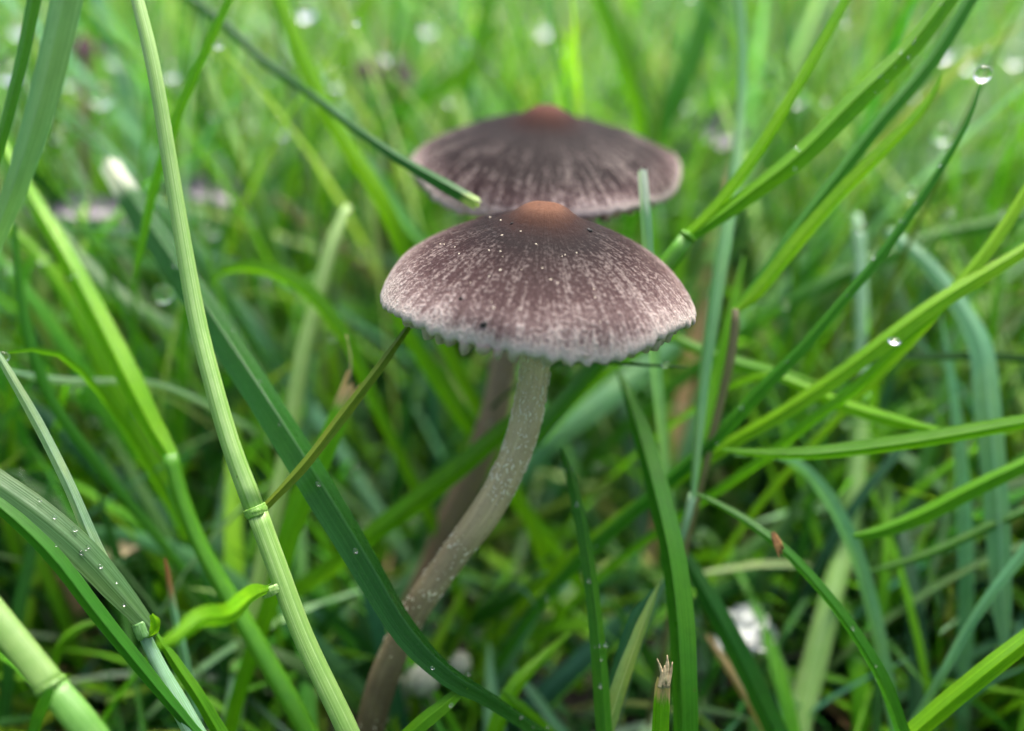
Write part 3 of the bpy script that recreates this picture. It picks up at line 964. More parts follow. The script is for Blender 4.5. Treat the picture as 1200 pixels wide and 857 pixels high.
B('broad hanging mint ribbon near the right edge with a drop at its lower end', 'mint', '1178 764 9.5 14; 1175 700 9.55 32; 1170 600 9.6 36; 1160 485 9.7 38; 1150 405 9.9 36; 1122 352 10.2 28; 1080 300 10.6 22; 1040 270 11 20', 0.35, 0.3, base=False)
B('dark level blade reaching the right edge at mid height', 'vivid', '846 527 8.9 5; 890 532 8.8 16; 950 533 8.72 24; 1010 527 8.68 27; 1070 519 8.66 28; 1130 509 8.66 28; 1215 494 8.7 26; 1290 485 8.8 22', 0.6, 0.35)
B('folded bright leaf on the right edge below the dark level blade', 'vivid', '1000 628 9.1 8; 1030 622 9.05 22; 1080 602 9.0 28; 1140 571 8.95 28; 1215 536 8.9 27; 1300 500 9 24', 0.7, -0.3)
B('bright pointed leaf lying above the dark level blade', 'bright', '1112 506 9.2 4; 1080 500 9.2 16; 1036 489 9.2 23; 985 473 9.25 22; 935 450 9.35 14; 890 440 9.6 10', 0.4, 0.2)
B('thin dark leaf low on the right edge above the pale stem', 'mid', '1010 672 9.7 5; 1050 662 9.65 11; 1100 645 9.6 14; 1150 622 9.6 14; 1215 594 9.6 14; 1290 570 9.7 12', 0.5, 0.2)
B('slim mint blade leaning from the right edge to the soil at lower right', 'mint', '1225 612 9.1 16; 1196 650 9.1 18; 1160 696 9.1 16; 1128 745 9.15 14; 1098 800 9.2 13; 1072 842 9.4 11', 0.5, 0.3, tip_ext=1.5)
B('vivid leaf crossing the bottom right corner', 'bright', '1235 728 8.2 26; 1205 750 8.2 29; 1160 785 8.2 31; 1112 824 8.25 31; 1060 868 8.3 28', 0.4, -0.2, tip_ext=2)
B('dark leaf right of the two toned blade, slanting down to the bottom edge', 'dark', '790 630 9.8 8; 812 670 9.6 26; 842 724 9.4 34; 874 786 9.3 36; 912 866 9.2 36', 0.4, 0.25)
B('brown streaked withered stalk beneath the white flower', 'tan', '828 745 10 6; 848 775 9.9 13; 872 812 9.8 15; 900 860 9.7 15', 0.5, 0.2)
B('blurred green blade dropping from the top edge left of the tall blue green shoot', 'vivid', '688 -30 12 22; 714 30 12 26; 735 85 12 26; 747 140 12.2 18; 752 190 12.5 16', 0.5, 0.2, tip_ext=1)
B('broad blurred dark blade leaning right above the rear cap', 'mid', '840 -30 13 34; 816 50 13 36; 788 115 13 34; 762 170 13.2 28; 745 230 13.6 26', 0.4, 0.25, tip_ext=2)
B('blurred blade rising to the top edge above the left half of the rear cap', 'vivid', '582 -30 13.5 20; 560 50 13.5 24; 540 110 13.6 22; 526 160 13.8 20', 0.4, 0.2, tip_ext=2)
B('blurred leaf bending left above the rear cap', 'vivid', '585 30 13.2 14; 550 78 13.2 22; 500 112 13.4 24; 452 140 13.6 22; 410 190 14 20', 0.4, 0.2)
B('wide soft vivid blade far back on the upper right', 'bright', '1225 45 15 36; 1176 110 15 42; 1118 195 15 42; 1060 270 15.2 36; 1005 345 15.5 28', 0.3, 0.2, tip_ext=3)
B('wide soft mint blade on the right edge behind the dew tipped blade', 'palemint', '1235 -20 15 48; 1180 70 15 58; 1120 170 15 54; 1065 270 15.2 40; 1010 360 15.6 34', 0.3, 0.2, tip_ext=3)
B('soft mid green leaf sloping left from the right edge behind the slanting leaf', 'mid', '1230 246 11.4 18; 1160 262 11.3 24; 1096 276 11.2 26; 1030 302 11.2 26; 950 340 11.3 24; 880 382 11.6 22', 0.4, 0.2, tip_ext=2)
B('thin dark horizontal blade at mid height on the right edge', 'deep', '1000 426 10.2 6; 1060 420 10.1 10; 1130 418 10.0 13; 1215 422 10 13; 1290 430 10 12', 0.4, 0.2)
B('dark thread like blade under the right rim of the front cap', 'deep', '806 431 8.8 2; 780 429 8.8 4; 740 427 8.9 5; 690 424 9.2 5; 640 430 9.6 6', 0.4, 0.0)
B('vivid leaf sloping under the right side of the cap towards the level blade', 'vivid', '966 452 9.9 6; 920 440 9.9 20; 872 428 9.9 22; 820 410 10 18; 780 395 10.2 14', 0.4, 0.2)
B('upright soft blade left of the arching leaf', 'vivid', '218 330 11.5 8; 214 400 11.5 20; 210 470 11.5 24; 206 560 11.6 26; 200 640 11.7 24', 0.4, 0.2)
B('pale dead blade lying behind the left rim of the front cap', (0.2, 0.22, 0.11), '320 230 13.5 12; 360 262 13.5 22; 400 292 13.5 26; 432 318 13.6 22; 460 360 13.8 18', 0.3, 0.1)
B('pale soft stalk sloping behind the broad jointed leaf at left', 'palemint', '44 236 11.8 10; 84 292 11.7 20; 130 340 11.6 23; 180 372 11.6 22; 230 402 11.8 20', 0.4, 0.2)
B('yellow soft blade bending left from the white cut leaf at far left', 'lime', '-20 250 10.6 14; 30 285 10.6 18; 66 330 10.6 22; 100 390 10.7 22; 140 470 10.9 20', 0.4, 0.2)
B('dim green blade hanging at the far left below the ribbed one', 'mid', '16 262 9.4 8; 22 330 9.4 14; 34 400 9.4 16; 60 470 9.5 17; 110 540 9.7 17', 0.5, 0.2)
B('mint soft blade crossing the upper left behind the bright culm', 'mint', '108 -20 14 22; 130 60 14 26; 152 140 14 26; 178 220 14.2 24', 0.4, 0.2, tip_ext=2)
B('mint blade between the yellow blade and the rear cap', 'mint', '400 158 11 10; 420 185 11 20; 440 208 11 20; 470 250 11.2 18', 0.3, 0.2)
B('pale green blade low in the centre behind the slender upright one', 'olive', '720 560 11.5 8; 690 578 11.5 14; 640 600 11.6 17; 580 626 11.8 17; 530 650 12 16', 0.4, 0.2)
B('dim leaf pointing right in the shade beneath the front stem', 'mid', '700 650 11 5; 660 660 11 18; 620 690 11 22; 570 720 11.2 22; 520 750 11.5 20', 0.4, 0.2)
B('dark broad leaf resting on the soil in the bottom centre', 'teal', '740 710 10.6 8; 710 745 10.5 30; 670 785 10.4 36; 620 830 10.4 36', 0.3, 0.15)
B('light soft leaf slanting to the pale stem in the lower right shade', 'palemint', '1100 655 11.5 20; 1050 680 11.4 34; 1000 712 11.4 34; 950 745 11.5 28', 0.25, 0.1)
B('soft vivid leaf behind the pale stem at right', 'vivid', '1100 470 11 6; 1070 480 11 22; 1030 515 11 26; 980 560 11.1 26; 940 600 11.3 24', 0.4, 0.2)
B('dark soft leaf behind the curved husk leaf', 'dark', '1000 600 10.8 6; 960 620 10.8 24; 910 660 10.9 28; 850 690 11 26', 0.3, 0.2)

# mown stub with a ragged brown top
stub, _ = B('ragged mown stub with a torn brown top at the bottom edge', 'vivid', '776 796 7.9 24; 774 830 7.9 28; 772 880 7.9 30', 0.6, 0.15, cut=0.05, cutcol='tan', jag=0.7, n=40)
for k, (x0, y0, x1, y1) in enumerate(((778, 800, 770, 772), (780, 795, 782, 768), (776, 798, 779, 780), (782, 800, 788, 776), (773, 800, 776, 786))):
    sm_h, _ = spline([(at(x1, y1, 7.85), 0.01), (at((x0 + x1) / 2 + 1, (y0 + y1) / 2, 7.87), 0.03 + 0.01 * (k % 3)), (at(x0, y0 + 6, 7.88), 0.045)], 8)
    hv, hf, huv = tube_geometry(sm_h, sides=6, seed=k)
    fb = mesh_object('fibre', hv, hf, M_STRAW, None, huv, origin=stub.location)
    fb.parent = stub
    fb.location = (0, 0, 0)

# ------------------------------------------------------------------ small things: husk, flower, buttons, dead leaves, far toadstools

def lathe(prof, seg, frame, jitter=0.0, rnd=None):
    V, F = [], []
    c, X, Y, Z = frame
    for r, z in prof:
        for k in range(seg):
            a = 2 * math.pi * k / seg
            j = 1 + (rnd.uniform(-jitter, jitter) if rnd else 0)
            V.append(c + X * (r * j * math.cos(a)) + Y * (r * j * math.sin(a)) + Z * z)
    for i in range(len(prof) - 1):
        for k in range(seg):
            k2 = (k + 1) % seg
            F.append((i * seg + k, i * seg + k2, (i + 1) * seg + k2, (i + 1) * seg + k))
    return V, F


hc = at(911, 637, 8.47)
hz = (at(917, 651, 8.47) - at(905, 624, 8.5)).normalized()
hy = (CAM - hc).normalized()
hx = hz.cross(hy).normalized()
hy = hx.cross(hz)
root = empty('seed_husk', hc)
tag(root, 'tiny brown seed husk stuck on the curved leaf at lower right', 'husk')
V, F = lathe([(0.002, -0.12), (0.022, -0.09), (0.038, -0.03), (0.036, 0.03), (0.02, 0.08), (0.002, 0.115)], 10, (hc, hx, hy * 0.7, hz), 0.08, RNG)
o = mesh_object('grain', V, F, M_BROWN, None, origin=hc)
o.parent = root
o.location = (0, 0, 0)
for s in (-1, 1):
    V, F = lathe([(0.002, -0.125), (0.016, -0.08), (0.021, -0.01), (0.014, 0.07), (0.002, 0.1 + 0.03 * s)], 7, (hc + hx * (0.024 * s) + hy * 0.016, hx, hy * 0.5, (hz + hx * 0.1 * s).normalized()), 0.1, RNG)
    o = mesh_object('bract', V, F, M_BROWN, None, origin=hc)
    o.parent = root
    o.location = (0, 0, 0)

fc = at(873, 742, 10.4)
root = empty('white_flower', fc)
tag(root, 'small crumpled white flower lying in the grass at lower right', 'flower')
fz = (CAM - fc).normalized() * 0.75 + Vector((0, 0, 0.6))
fz.normalize()
fx = fz.cross(Vector((0, 1, 0))).normalized()
fy = fz.cross(fx)
for k in range(9):
    a = 2 * math.pi * k / 5 * (1 if k < 5 else 1.3) + RNG.uniform(-0.35, 0.35)
    dr = fx * math.cos(a) + fy * math.sin(a)
    sd_ = fz.cross(dr)
    Lp, Wp = (RNG.uniform(0.28, 0.4), RNG.uniform(0.15, 0.21)) if k < 5 else (RNG.uniform(0.14, 0.24), RNG.uniform(0.1, 0.14))
    V, F = [], []
    p1, p2 = RNG.uniform(0, 6), RNG.uniform(0, 6)
    for i in range(9):
        t = i / 8
        for j in range(7):
            u = j / 3 - 1
            w = Wp * math.sin(math.pi * min(1, 0.12 + t * 0.82)) ** 0.7
            z = 0.13 * t - 0.16 * t * t * RNG.uniform(0.7, 1.2) + 0.07 * math.sin(u * 5 + p1 + t * 5) * t + 0.05 * u * u + 0.02 * k / 7 + (0.06 * t + 0.03 if k >= 5 else 0)
            V.append(fc + dr * (Lp * t + 0.02 * math.sin(u * 6 + p2) * t) + sd_ * (u * w) + fz * z)
    for i in range(8):
        for j in range(6):
            q = i * 7 + j
            F.append((q, q + 1, q + 8, q + 7))
    o = mesh_object('petal', V, F, M_WHITE, None, origin=fc)
    o.parent = root
    o.location = (0, 0, 0)
sm_h, _ = spline([(fc, 0.05), (fc + Vector((0.05, 0.25, -1.0)), 0.05), (Vector((fc.x + 0.2, fc.y + 0.6, -0.2)), 0.06)], 12)
V, F, uv = tube_geometry(sm_h, sides=8)
o = mesh_object('stalk', V, F, M_STEM, None, uv, origin=fc)
setcol(o, 'mid')
o.parent = root
o.location = (0, 0, 0)
V, F = lathe([(0.07, -0.06), (0.085, 0.0), (0.06, 0.05), (0.002, 0.07)], 12, (fc, fx, fy, fz), 0.06, RNG)
o = mesh_object('centre', V, F, M_BUTTON, None, origin=fc)
o.parent = root
o.location = (0, 0, 0)

for lab, px, py, d, rp in (('larger round white button low beside the brown mushroom stem', 494, 796, 9.9, 21),
                           ('smaller white button right of the larger one near the mushroom stem', 538, 778, 10.3, 15),
                           ('pale greenish button lowest and nearest the mushroom stem base', 470, 806, 10.2, 13)):
    c = at(px, py, d)
    rr = rp * d / FPX
    root = empty('button_mushroom', c)
    tag(root, lab, 'button mushroom', 'little white buttons near the soil')
    ax = Vector((RNG.uniform(-0.4, 0.4), -0.35, 1)).normalized()
    ax_x = ax.cross(Vector((0, 1, 0))).normalized()
    ax_y = ax.cross(ax_x)
    pr = [(0.001, 1.0), (0.38, 0.93), (0.7, 0.7), (0.93, 0.3), (1.0, -0.1), (0.86, -0.45), (0.5, -0.62), (0.3, -0.6)]
    V, F = lathe([(a * rr, b * rr) for a, b in pr], 20, (c, ax_x, ax_y, ax), 0.03, RNG)
    o = mesh_object('cap', V, F, M_BUTTON, None, origin=c)
    o.parent = root
    o.location = (0, 0, 0)
    sm_h, _ = spline([(c - ax * rr * 0.4, rr * 0.8), (c - ax * rr * 1.5, rr * 0.75), (Vector((c.x, c.y + 0.3, -0.2)), rr * 0.9)], 12)
    V, F, uv = tube_geometry(sm_h, sides=12)
    o = mesh_object('stem', V, F, M_BUTTON, None, uv, origin=c)
    o.parent = root
    o.location = (0, 0, 0)


def dead_leaf(label, px, py, d, L, W, rot, mat, curl=0.5, pitch=0.3, seed=1):
    rnd = random.Random(seed)
    c = at(px, py, d)
    X = Vector((math.cos(rot), 0.15, -math.sin(rot))).normalized()
    Nn = (Vector((0, -math.sin(pitch) - 0.2, math.cos(pitch)))).normalized()
    Y = Nn.cross(X).normalized()
    Nn = X.cross(Y)
    V, F = [], []
    p1 = rnd.uniform(0, 6)
    for i in range(17):
        t = i / 16
        w = W * math.sin(math.pi * (0.06 + 0.9 * t)) ** 0.8 * (1 + 0.12 * math.sin(t * 17 + p1))
        for j in range(9):
            u = j / 4 - 1
            z = curl * W * (u * u) + 0.14 * L * math.sin(t * 3 + p1) + 0.06 * W * math.sin(u * 7 + t * 9) + rnd.uniform(-1, 1) * 0.015 * W
            V.append(c + X * (L * (t - 0.5)) + Y * (u * w) + Nn * z)
    for i in range(16):
        for j in range(8):
            q = i * 9 + j
            F.append((q, q + 1, q + 10, q + 9))
    o = mesh_object('dead_leaf', V, F, mat, None, origin=c)
    # midrib
    sm_h, _ = spline([(V[i * 9 + 4] + Nn * 0.01, W * 0.1 * (1.1 - i / 16)) for i in range(0, 17, 4)], 16)
    v, f, uv = tube_geometry(sm_h, sides=6)
    rb = mesh_object('midrib', v, f, mat, None, uv, origin=c)
    rb.parent = o
    rb.location = (0, 0, 0)
    tag(o, label, 'dead leaf')
    return o


dead_leaf('brown dead leaf on the soil at the bottom right', 1000, 838, 10.7, 1.1, 0.32, 0.45, M_DEAD, 0.5, 0.5, 1)
dead_leaf('tan scrap of dead leaf at the right edge below the level blade', 1196, 570, 12, 0.5, 0.24, 1.2, M_TAN, 0.4, 0.9, 2)
dead_leaf('grey blurred dead leaf behind the white cut tip at left', 115, 246, 12.4, 1.7, 0.2, -0.1, M_GREYLEAF, 0.4, 0.7, 3)
dead_leaf('grey blurred dead leaf between the pale stem and the arching leaf', 255, 228, 13.5, 1.4, 0.22, 0.05, M_GREYLEAF, 0.4, 0.7, 4)
dead_leaf('bluish grey blurred dead leaf right of the rear cap', 842, 152, 14, 0.9, 0.3, 0.3, M_GREYLEAF, 0.4, 0.8, 5)
dead_leaf('pale whitish scrap on the soil below the slender leaf, right of the bright curving leaf', 636, 806, 10.9, 0.45, 0.14, -0.6, M_GREYLEAF, 0.3, 0.7, 6)
dead_leaf('tan curled dead scrap hanging in the lower left shade', 150, 640, 10.5, 0.7, 0.09, -0.5, M_TAN, 0.4, 0.6, 7)
dead_leaf('purplish scrap of dead leaf in the shade at the right', 1110, 612, 12.6, 0.9, 0.3, 0.8, M_GREYLEAF, 0.4, 0.6, 8)

for lab, px, py, d, R in (('small dark toadstool far back and blurred at the upper left', 98, 58, 14, 0.36),
                          ('small dark toadstool far back and blurred above the left of the rear cap', 452, 86, 14.5, 0.52)):
    toad_txt = f'{px} {py} {d} 16; {px + 4} {py + 60} {d} 17; {px + 4} {py + 110} {d + 0.2} 18'
    rt, cp = toadstool(lab, at(px, py, d), (0.15, -0.1, 1), R, R * 0.6, M_CAP_FAR, M_STIPE_REAR, toad_txt, int(px), 24, 0, 0, (), 96)
    del rt['group']

# ------------------------------------------------------------------ the mass of grass

TINTS = np.array([PAL['vivid'], PAL['bright'], PAL['mid'], PAL['dark'], PAL['mint'], PAL['dull'], PAL['palemint'], PAL['olive'], PAL['tan'], PAL['pale'], PAL['teal']])


def grass_mass(name, base, hgt, wid, weights, rows, lean0, bend, clear, spread=0.25, extra=None):
    n = len(base)
    az = NPR.uniform(0, 2 * np.pi, n)
    th0 = np.abs(NPR.normal(0, lean0, n))
    th1 = NPR.uniform(0.2, 1.0, n) * bend
    s = np.linspace(0, 1, rows)
    th = th0[:, None] + th1[:, None] * s[None, :] ** 1.5
    ds = (hgt / (rows - 1))[:, None]
    dx = np.cumsum(np.concatenate([np.zeros((n, 1)), np.sin(th[:, :-1]) * ds], 1), 1)
    dz = np.cumsum(np.concatenate([np.zeros((n, 1)), np.cos(th[:, :-1]) * ds], 1), 1)
    dirx, diry = np.cos(az), np.sin(az)
    cx = base[:, 0:1] + dx * dirx[:, None]
    cy = base[:, 1:2] + dx * diry[:, None]
    cz = -0.2 + dz
    cz = np.maximum(cz, 0.05 + 0.4 * s[None, :] * NPR.uniform(0, 1, (n, 1)) - 0.25 * (s[None, :] == 0))
    keep = clear(cx, cy, cz)
    cx, cy, cz, th, dirx, diry, wid, az = cx[keep], cy[keep], cz[keep], th[keep], dirx[keep], diry[keep], wid[keep], az[keep]
    n = len(cx)
    # side vector: across the bend, turned a little
    tw = NPR.normal(0, 0.5, n)
    sx0, sy0 = -diry, dirx
    nx, ny, nz = -np.cos(th) * dirx[:, None], -np.cos(th) * diry[:, None], np.sin(th)
    ct, st = np.cos(tw)[:, None], np.sin(tw)[:, None]
    sx = sx0[:, None] * ct + nx * st
    sy = sy0[:, None] * ct + ny * st
    sz = nz * st
    ox = nx * ct - sx0[:, None] * st
    oy = ny * ct - sy0[:, None] * st
    oz = nz * ct
    prof = np.where(s < 0.45, 0.75 + 0.25 * np.sin(s / 0.45 * np.pi / 2), np.cos((s - 0.45) / 0.55 * np.pi / 2) ** 0.8)
    prof[-1] = 0.05
    hw = wid[:, None] * 0.5 * prof[None, :]
    fold = NPR.uniform(0.15, 0.7, n)[:, None]
    P = np.zeros((n, rows, 3, 3))
    for k, u in enumerate((-1, 0, 1)):
        P[:, :, k, 0] = cx + sx * hw * u - ox * hw * fold * abs(u)
        P[:, :, k, 1] = cy + sy * hw * u - oy * hw * fold * abs(u)
        P[:, :, k, 2] = cz + sz * hw * u - oz * hw * fold * abs(u)
    ti = NPR.choice(len(TINTS), n, p=np.array(weights) / sum(weights))
    tint = TINTS[ti] * (1 + NPR.normal(0, spread, (n, 1))) * (1 + NPR.normal(0, 0.07, (n, 3)))
    tint = np.clip(tint, 0.004, 0.8)
    ii = np.arange(n * rows * 3).reshape(n, rows, 3)
    q = np.stack([ii[:, :-1, :-1], ii[:, :-1, 1:], ii[:, 1:, 1:], ii[:, 1:, :-1]], -1).reshape(-1, 4)
    me = bpy.data.meshes.new(name)
    me.vertices.add(n * rows * 3)
    me.vertices.foreach_set('co', P.reshape(-1).astype(np.float32))
    me.loops.add(q.size)
    me.loops.foreach_set('vertex_index', q.reshape(-1).astype(np.int32))
    me.polygons.add(len(q))
    me.polygons.foreach_set('loop_start', np.arange(0, q.size, 4, dtype=np.int32))
    me.update(calc_edges=True)
    me.polygons.foreach_set('use_smooth', [True] * len(q))
    uv = np.zeros((n, rows, 3, 2))
    uv[..., 0] = np.array([0, 0.5, 1])[None, None, :]
    uv[..., 1] = s[None, :, None] * 3 + NPR.uniform(0, 50, n)[:, None, None]
    lay = me.uv_layers.new(name='UVMap')
    lay.data.foreach_set('uv', uv.reshape(-1, 2)[q.reshape(-1)].reshape(-1).astype(np.float32))
    col = me.color_attributes.new('tint', 'FLOAT_COLOR', 'POINT')
    cc = np.ones((n, rows * 3, 4))
    cc[..., :3] = tint[:, None, :]
    col.data.foreach_set('color', cc.reshape(-1).astype(np.float32))
    me.materials.append(M_MASS)
    me.validate()
    o = link(bpy.data.objects.new(name, me))
    o['kind'] = 'stuff'
    return o, n


CP, SP = math.cos(PITCH), math.sin(PITCH)


def clear_room(dmin_top, dmin_low, near_ok):
    """keeps the loose grass out of the open pocket between the lens and the two toadstools"""
    def f(cx, cy, cz):
        d = cy * CP - (cz - H) * SP
        v = cy * SP + (cz - H) * CP
        with np.errstate(divide='ignore', invalid='ignore'):
            px = 600 + cx / d * FPX
            py = 428.5 - v / d * FPX
        seen = (d > 0.3) & (px > -60) & (px < 1260) & (py > -50) & (py < 907)
        dmin = np.where(py < 560, dmin_top, np.where(py > 760, dmin_low, dmin_top + (dmin_low - dmin_top) * (py - 560) / 200))
        dmin = np.where((px > 400) & (px < 850) & (py > 90) & (py < 640), np.maximum(dmin, 12.3), dmin)
        bad = seen & (d < dmin)
        r2 = cx ** 2 + cy ** 2 + (cz - H) ** 2
        bad |= r2 < 30
        bad |= (np.hypot(cx, cy) < 4.5) & (cz > 3)
        return ~bad.any(1)
    return f


#            vivid bright mid dark mint dull pmint olive tan pale teal
W_LOW = (4, 2.5, 5, 5, 2, 2.5, 1.2, 1.3, 0.2, 1.2, 3.5)  # dark and teal favoured: shade between the low blades put into their colour
W_MID = (6, 5, 5, 2.5, 5, 3, 3.5, 2, 0.12, 2.2, 2)
W_FAR = (5, 5, 4, 2, 6, 3.5, 4, 3.5, 4, 3, 1.5)


def wedge(n, y0, y1, pad):
    y = np.sqrt(NPR.uniform(y0 ** 2, y1 ** 2, n))
    x = NPR.uniform(-1, 1, n) * (pad + 0.72 * y)
    return np.stack([x, y], 1)


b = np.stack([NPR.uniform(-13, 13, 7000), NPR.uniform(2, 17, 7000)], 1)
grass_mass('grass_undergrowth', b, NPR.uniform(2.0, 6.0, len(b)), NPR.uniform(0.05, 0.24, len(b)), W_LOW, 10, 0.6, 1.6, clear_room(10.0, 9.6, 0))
b = wedge(5500, 9, 30, 6)
grass_mass('grass_sward', b, NPR.uniform(4.5, 11, len(b)), NPR.uniform(0.06, 0.26, len(b)), W_MID, 10, 0.5, 1.3, clear_room(10.0, 9.8, 0))
b = wedge(1500, 7.5, 24, 5)
grass_mass('fine_grass', b, NPR.uniform(4.5, 11.5, len(b)), NPR.uniform(0.035, 0.12, len(b)), (6, 7, 3, 0.5, 3, 1, 3, 2, 0.1, 5, 0.5), 12, 0.5, 0.9, clear_room(9.7, 9.5, 0))
b = wedge(8000, 28, 95, 10)
grass_mass('distant_grass', b, NPR.uniform(5, 12, len(b)), NPR.uniform(0.1, 0.36, len(b)), W_FAR, 7, 0.38, 1.0, clear_room(18, 18, 0), 0.3)
b = wedge(7000, 95, 330, 20)
grass_mass('far_lawn', b, NPR.uniform(7, 16, len(b)), NPR.uniform(0.6, 1.5, len(b)), W_FAR, 5, 0.3, 0.8, clear_room(60, 60, 0), 0.3)
b = np.stack([NPR.uniform(-14, 14, 1300), NPR.uniform(3, 24, 1300)], 1)
grass_mass('dry_thatch_litter', b, NPR.uniform(1.0, 3.5, len(b)), NPR.uniform(0.02, 0.09, len(b)), (0, 0, 1, 2, 0, 4, 0, 3, 1.2, 1, 1), 7, 1.1, 0.9, clear_room(11.0, 9.8, 0), 0.4)
b = np.stack([NPR.uniform(-26, 26, 5200), NPR.uniform(-22, 10, 5200)], 1)
grass_mass('surrounding_grass', b, NPR.uniform(4, 10, len(b)), NPR.uniform(0.15, 0.32, len(b)), W_MID, 7, 0.45, 1.2, clear_room(12, 10, 0))

# ------------------------------------------------------------------ dew drops, each on its own thin blade


def drop_mesh():
    V, F = [], []
    seg, rings_ = 24, 16
    for i in range(rings_ + 1):
        th = math.pi * i / rings_
        for k in range(seg):
            a = 2 * math.pi * k / seg
            V.append((math.sin(th) * math.cos(a), math.sin(th) * math.sin(a), math.cos(th) * (0.94 if i > rings_ / 2 else 0.98)))
    for i in range(rings_):
        for k in range(seg):
            k2 = (k + 1) % seg
            F.append((i * seg + k, (i + 1) * seg + k, (i + 1) * seg + k2, i * seg + k2))
    me = bpy.data.meshes.new('dew_drop')
    me.from_pydata(V, [], F)
    me.polygons.foreach_set('use_smooth', [True] * len(F))
    me.materials.append(M_WATER)
    return me


DROP = drop_mesh()
DROPS = [
    ('round soft drop at the top left corner beyond the ribbed leaf', 22, 32, 14.5, 9, 1, 1),
    ('soft drop high between ribbed leaf and brightest drop', 78, 92, 14, 8, 1, 1),
    ('soft drop right of the slim folded leaf near the top', 232, 150, 14.5, 8, 1, 1),
    ('soft drop just left of the rear cap under the dark mown leaf', 432, 206, 12.5, 7, 1, 1),
    ('soft drop below the long yellow leaf left of the front cap', 425, 300, 12.5, 6, 1, 1),
    ('soft drop beside the dark mown leaf above the rear cap', 330, 150, 14, 8, 1, 1),
    ('soft drop near the top edge right of the long yellow leaf', 500, 30, 16, 9, 1, 1),
    ('soft drop near the top edge above the knob of the rear cap', 640, 30, 17, 9, 1, 1),
    ('soft drop near the top edge right of the rear cap', 800, 118, 15, 9, 1, 1),
    ('soft drop between cap rim and dry brown stalk', 836, 345, 11.5, 6, 1, 1),
    ('soft drop at the right edge near the top', 1190, 66, 14, 9, 1, 1),
    ('soft drop low right beside the hanging mint ribbon', 1110, 428, 11, 7, 1, 1),
    ('soft drop in the shade right of the front stem', 700, 548, 11.5, 6, 1, 1),
    ('soft drop in the shade left of the front stem', 415, 550, 11.2, 7, 1, 1),
    ('large clear dew drop on the tip of the thin blade at upper right', 1152, 87, 8.62, 10.5, 0, 1),
    ('glinting dew drop on the long slanting leaf at right', 1048, 400, 8.62, 7.5, 0, 0.6),
    ('bright dew drop hanging under a leaf left of the pale jointed stem', 191, 345, 9.6, 10.5, 1, 1),
    ('brightest blurred dew drop in the upper left between ribbed and bright blades', 118, 112, 12.6, 11, 1, 1),
    ('blurred dew drop right of the bright culm near the top left', 200, 84, 13.0, 8, 1, 1),
    ('blurred dew drop on the left edge near the top', 10, 86, 12.5, 10, 1, 0.9),
    ('blurred dew drop at the top edge left of the yellow blade', 357, 12, 13.5, 9.5, 1, 1),
    ('blurred dew drop high above the left shoulder of the rear cap', 457, 62, 14.0, 9, 1, 1),
    ('blurred dew drop touching the long yellow blade', 392, 94, 13.5, 9, 1, 1),
    ('faint dew drop upper left of a close pair by the bright culm', 136, 69, 13.5, 8, 1, 1),
    ('faint dew drop lower right of a close pair by the bright culm', 143, 86, 14, 7, 1, 1),
    ('faint dew drop under the brightest one at upper left', 130, 131, 14.5, 8, 1, 1),
    ('faint blurred dew drop between the culm and the yellow blade', 287, 141, 15, 8, 1, 1),
    ('faint drop near the top between culm and yellow blade', 270, 88, 15.5, 7, 1, 1),
    ('bright small drop of a pair right of the bright culm', 249, 272, 11.5, 7.5, 1, 1),
    ('dim drop touching the bright one right of the culm', 237, 265, 11.8, 6, 1, 1),
    ('dim drop high right of the culm above the pair', 224, 240, 13, 7, 1, 1),
    ('pale drop below the white cut tip', 144, 263, 12, 6.5, 1, 0.8),
    ('round drop beside the broad jointed leaf at left', 50, 302, 10.5, 7, 1, 1),
    ('tiny drop at far left beside the hanging dim blade', 10, 313, 10.5, 6, 1, 1),
    ('drop at the head of the mint shoot on the left edge', 4, 418, 8.2, 6, 1, 1),
    ('drop under the thin horizontal blade at left', 89, 455, 9.8, 7, 1, 0.8),
    ('faint drop low at left above the dull flat leaf', 23, 558, 10.4, 7, 1, 1),
    ('small drop above the arching leaf left of the front cap', 378, 327, 11.2, 6, 1, 1),
    ('faint ring like drop above and right of the rear knob', 662, 94, 14.5, 8, 1, 1),
    ('small drop above the rear cap to the left of its knob', 528, 115, 14, 6, 1, 1),
    ('bright blurred drop behind the dew tipped blade at upper right', 1105, 158, 11.6, 10, 1, 1),
    ('faint drop near the top right left of the dew tipped blade', 1107, 58, 14, 10, 1, 1),
    ('greenish faint drop left of the large clear drop', 1135, 72, 14.5, 9, 1, 1),
    ('faint drop above the pointed leaf at upper right', 1078, 106, 15, 9, 1, 1),
    ('soft drop between the two right hand leaves', 958, 250, 11.5, 7, 1, 1),
    ('soft drop under the long two leaved shoot at right', 932, 112, 14, 9, 1, 1),
    ('bright drop at the lower end of the hanging mint ribbon', 1172, 763, 9.4, 6.5, 0, 1),
    ('tiny bright drop on the dark thread under the cap rim', 780, 427, 8.75, 4.5, 0, 0.9),
    ('soft drop beside the brown husk leaf low right', 948, 663, 11.5, 7, 1, 1),
    ('faint drop right of the shaded stems in the lower middle', 820, 632, 11, 7, 1, 1),
]
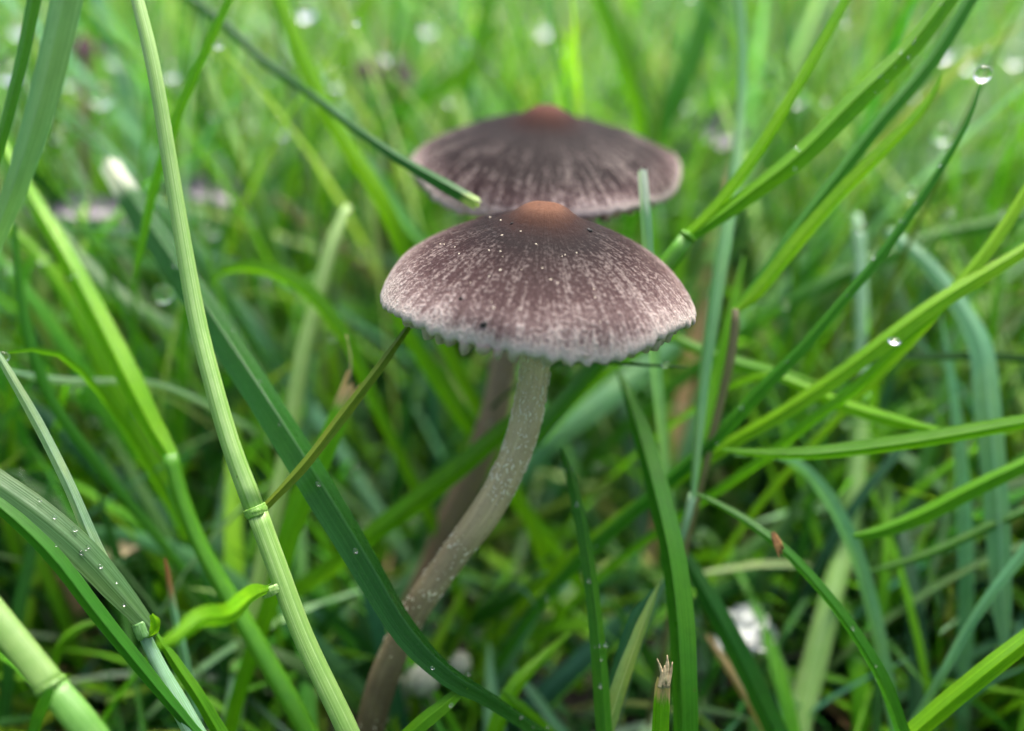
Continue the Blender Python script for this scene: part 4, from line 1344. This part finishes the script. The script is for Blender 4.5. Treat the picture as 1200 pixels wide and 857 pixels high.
for lab, px, py, d, rp, hang, sq in DROPS:
    c = at(px, py, d)
    o = link(bpy.data.objects.new('dew_drop', DROP))
    o.location = c
    rr = rp * (1.4 if d > 12 else 1.15) * d / FPX if hang else rp * d / FPX
    o.scale = (rr, rr * 0.95, rr * sq)
    tag(o, lab, 'dew drop', 'dew drops on the grass')
    if hang:
        # the thin blade that carries it
        sx = RNG.choice((-1, 1)) * RNG.uniform(0.5, 2.0)
        p0 = c + Vector((0, 0.02, rr * 0.55))
        pts = [(p0, 0.03), (c + Vector((sx * 0.25, 0.5, 0.35 * rr - 0.25)), 0.07), (c + Vector((sx * 0.8, 1.0, -c.z * 0.5)), 0.1), (Vector((c.x + sx, c.y + 1.2, -0.2)), 0.1)]
        sm, _ = spline(pts, 20)
        _seed[0] += 1
        v, f, uv = leaf_geometry(sm, 0, 20, 0.5, 0.3, seed=_seed[0])
        g = mesh_object('grass_leaf', v, f, M_LEAF, None, uv, origin=sm[-1][0])
        bleach(g, 'tan', [0.0] * len(v))
        setcol(g, RNG.choice(('vivid', 'mid', 'mint', 'bright')), 0.1)
        tag(g, ('blade carrying the ' + lab).replace(' the the ', ' the '), 'grass blade', 'thin blades bowed under dew drops')

# tiny beads of water caught all over the sward: too many to count
ico = bmesh.new()
bmesh.ops.create_icosphere(ico, subdivisions=2, radius=1.0)
iv = np.array([v.co[:] for v in ico.verts])
if_ = np.array([[v.index for v in f.verts] for f in ico.faces])
ico.free()
cs = []
for nm, share in (('grass_sward', 0.45), ('fine_grass', 0.5), ('distant_grass', 0.16)):
    me = bpy.data.objects[nm].data
    co = np.empty(len(me.vertices) * 3, dtype=np.float32)
    me.vertices.foreach_get('co', co)
    co = co.reshape(-1, 3)
    rows = {'grass_sward': 10, 'fine_grass': 12, 'distant_grass': 7}[nm]
    co = co.reshape(-1, rows, 3, 3)
    for q in range(len(co)):
        if NPR.uniform() < share:
            i = rows - 1 if NPR.uniform() < 0.6 else NPR.integers(3, rows - 1)
            cs.append((*co[q, i, 1], NPR.uniform(0.02, 0.06) * (1.3 if nm == 'distant_grass' else 1)))
cs = np.array(cs)
V = (iv[None] * cs[:, 3][:, None, None] + cs[:, None, :3]).reshape(-1, 3)
F = (if_[None] + (np.arange(len(cs)) * len(iv))[:, None, None]).reshape(-1, 3)
dew = mesh_object('dew', [], [], M_WATER)
dme = bpy.data.meshes.new('dew')
dme.from_pydata(V.tolist(), [], F.tolist())
dme.polygons.foreach_set('use_smooth', [True] * len(F))
dme.materials.append(M_WATER)
dew.data = dme
dew['kind'] = 'stuff'
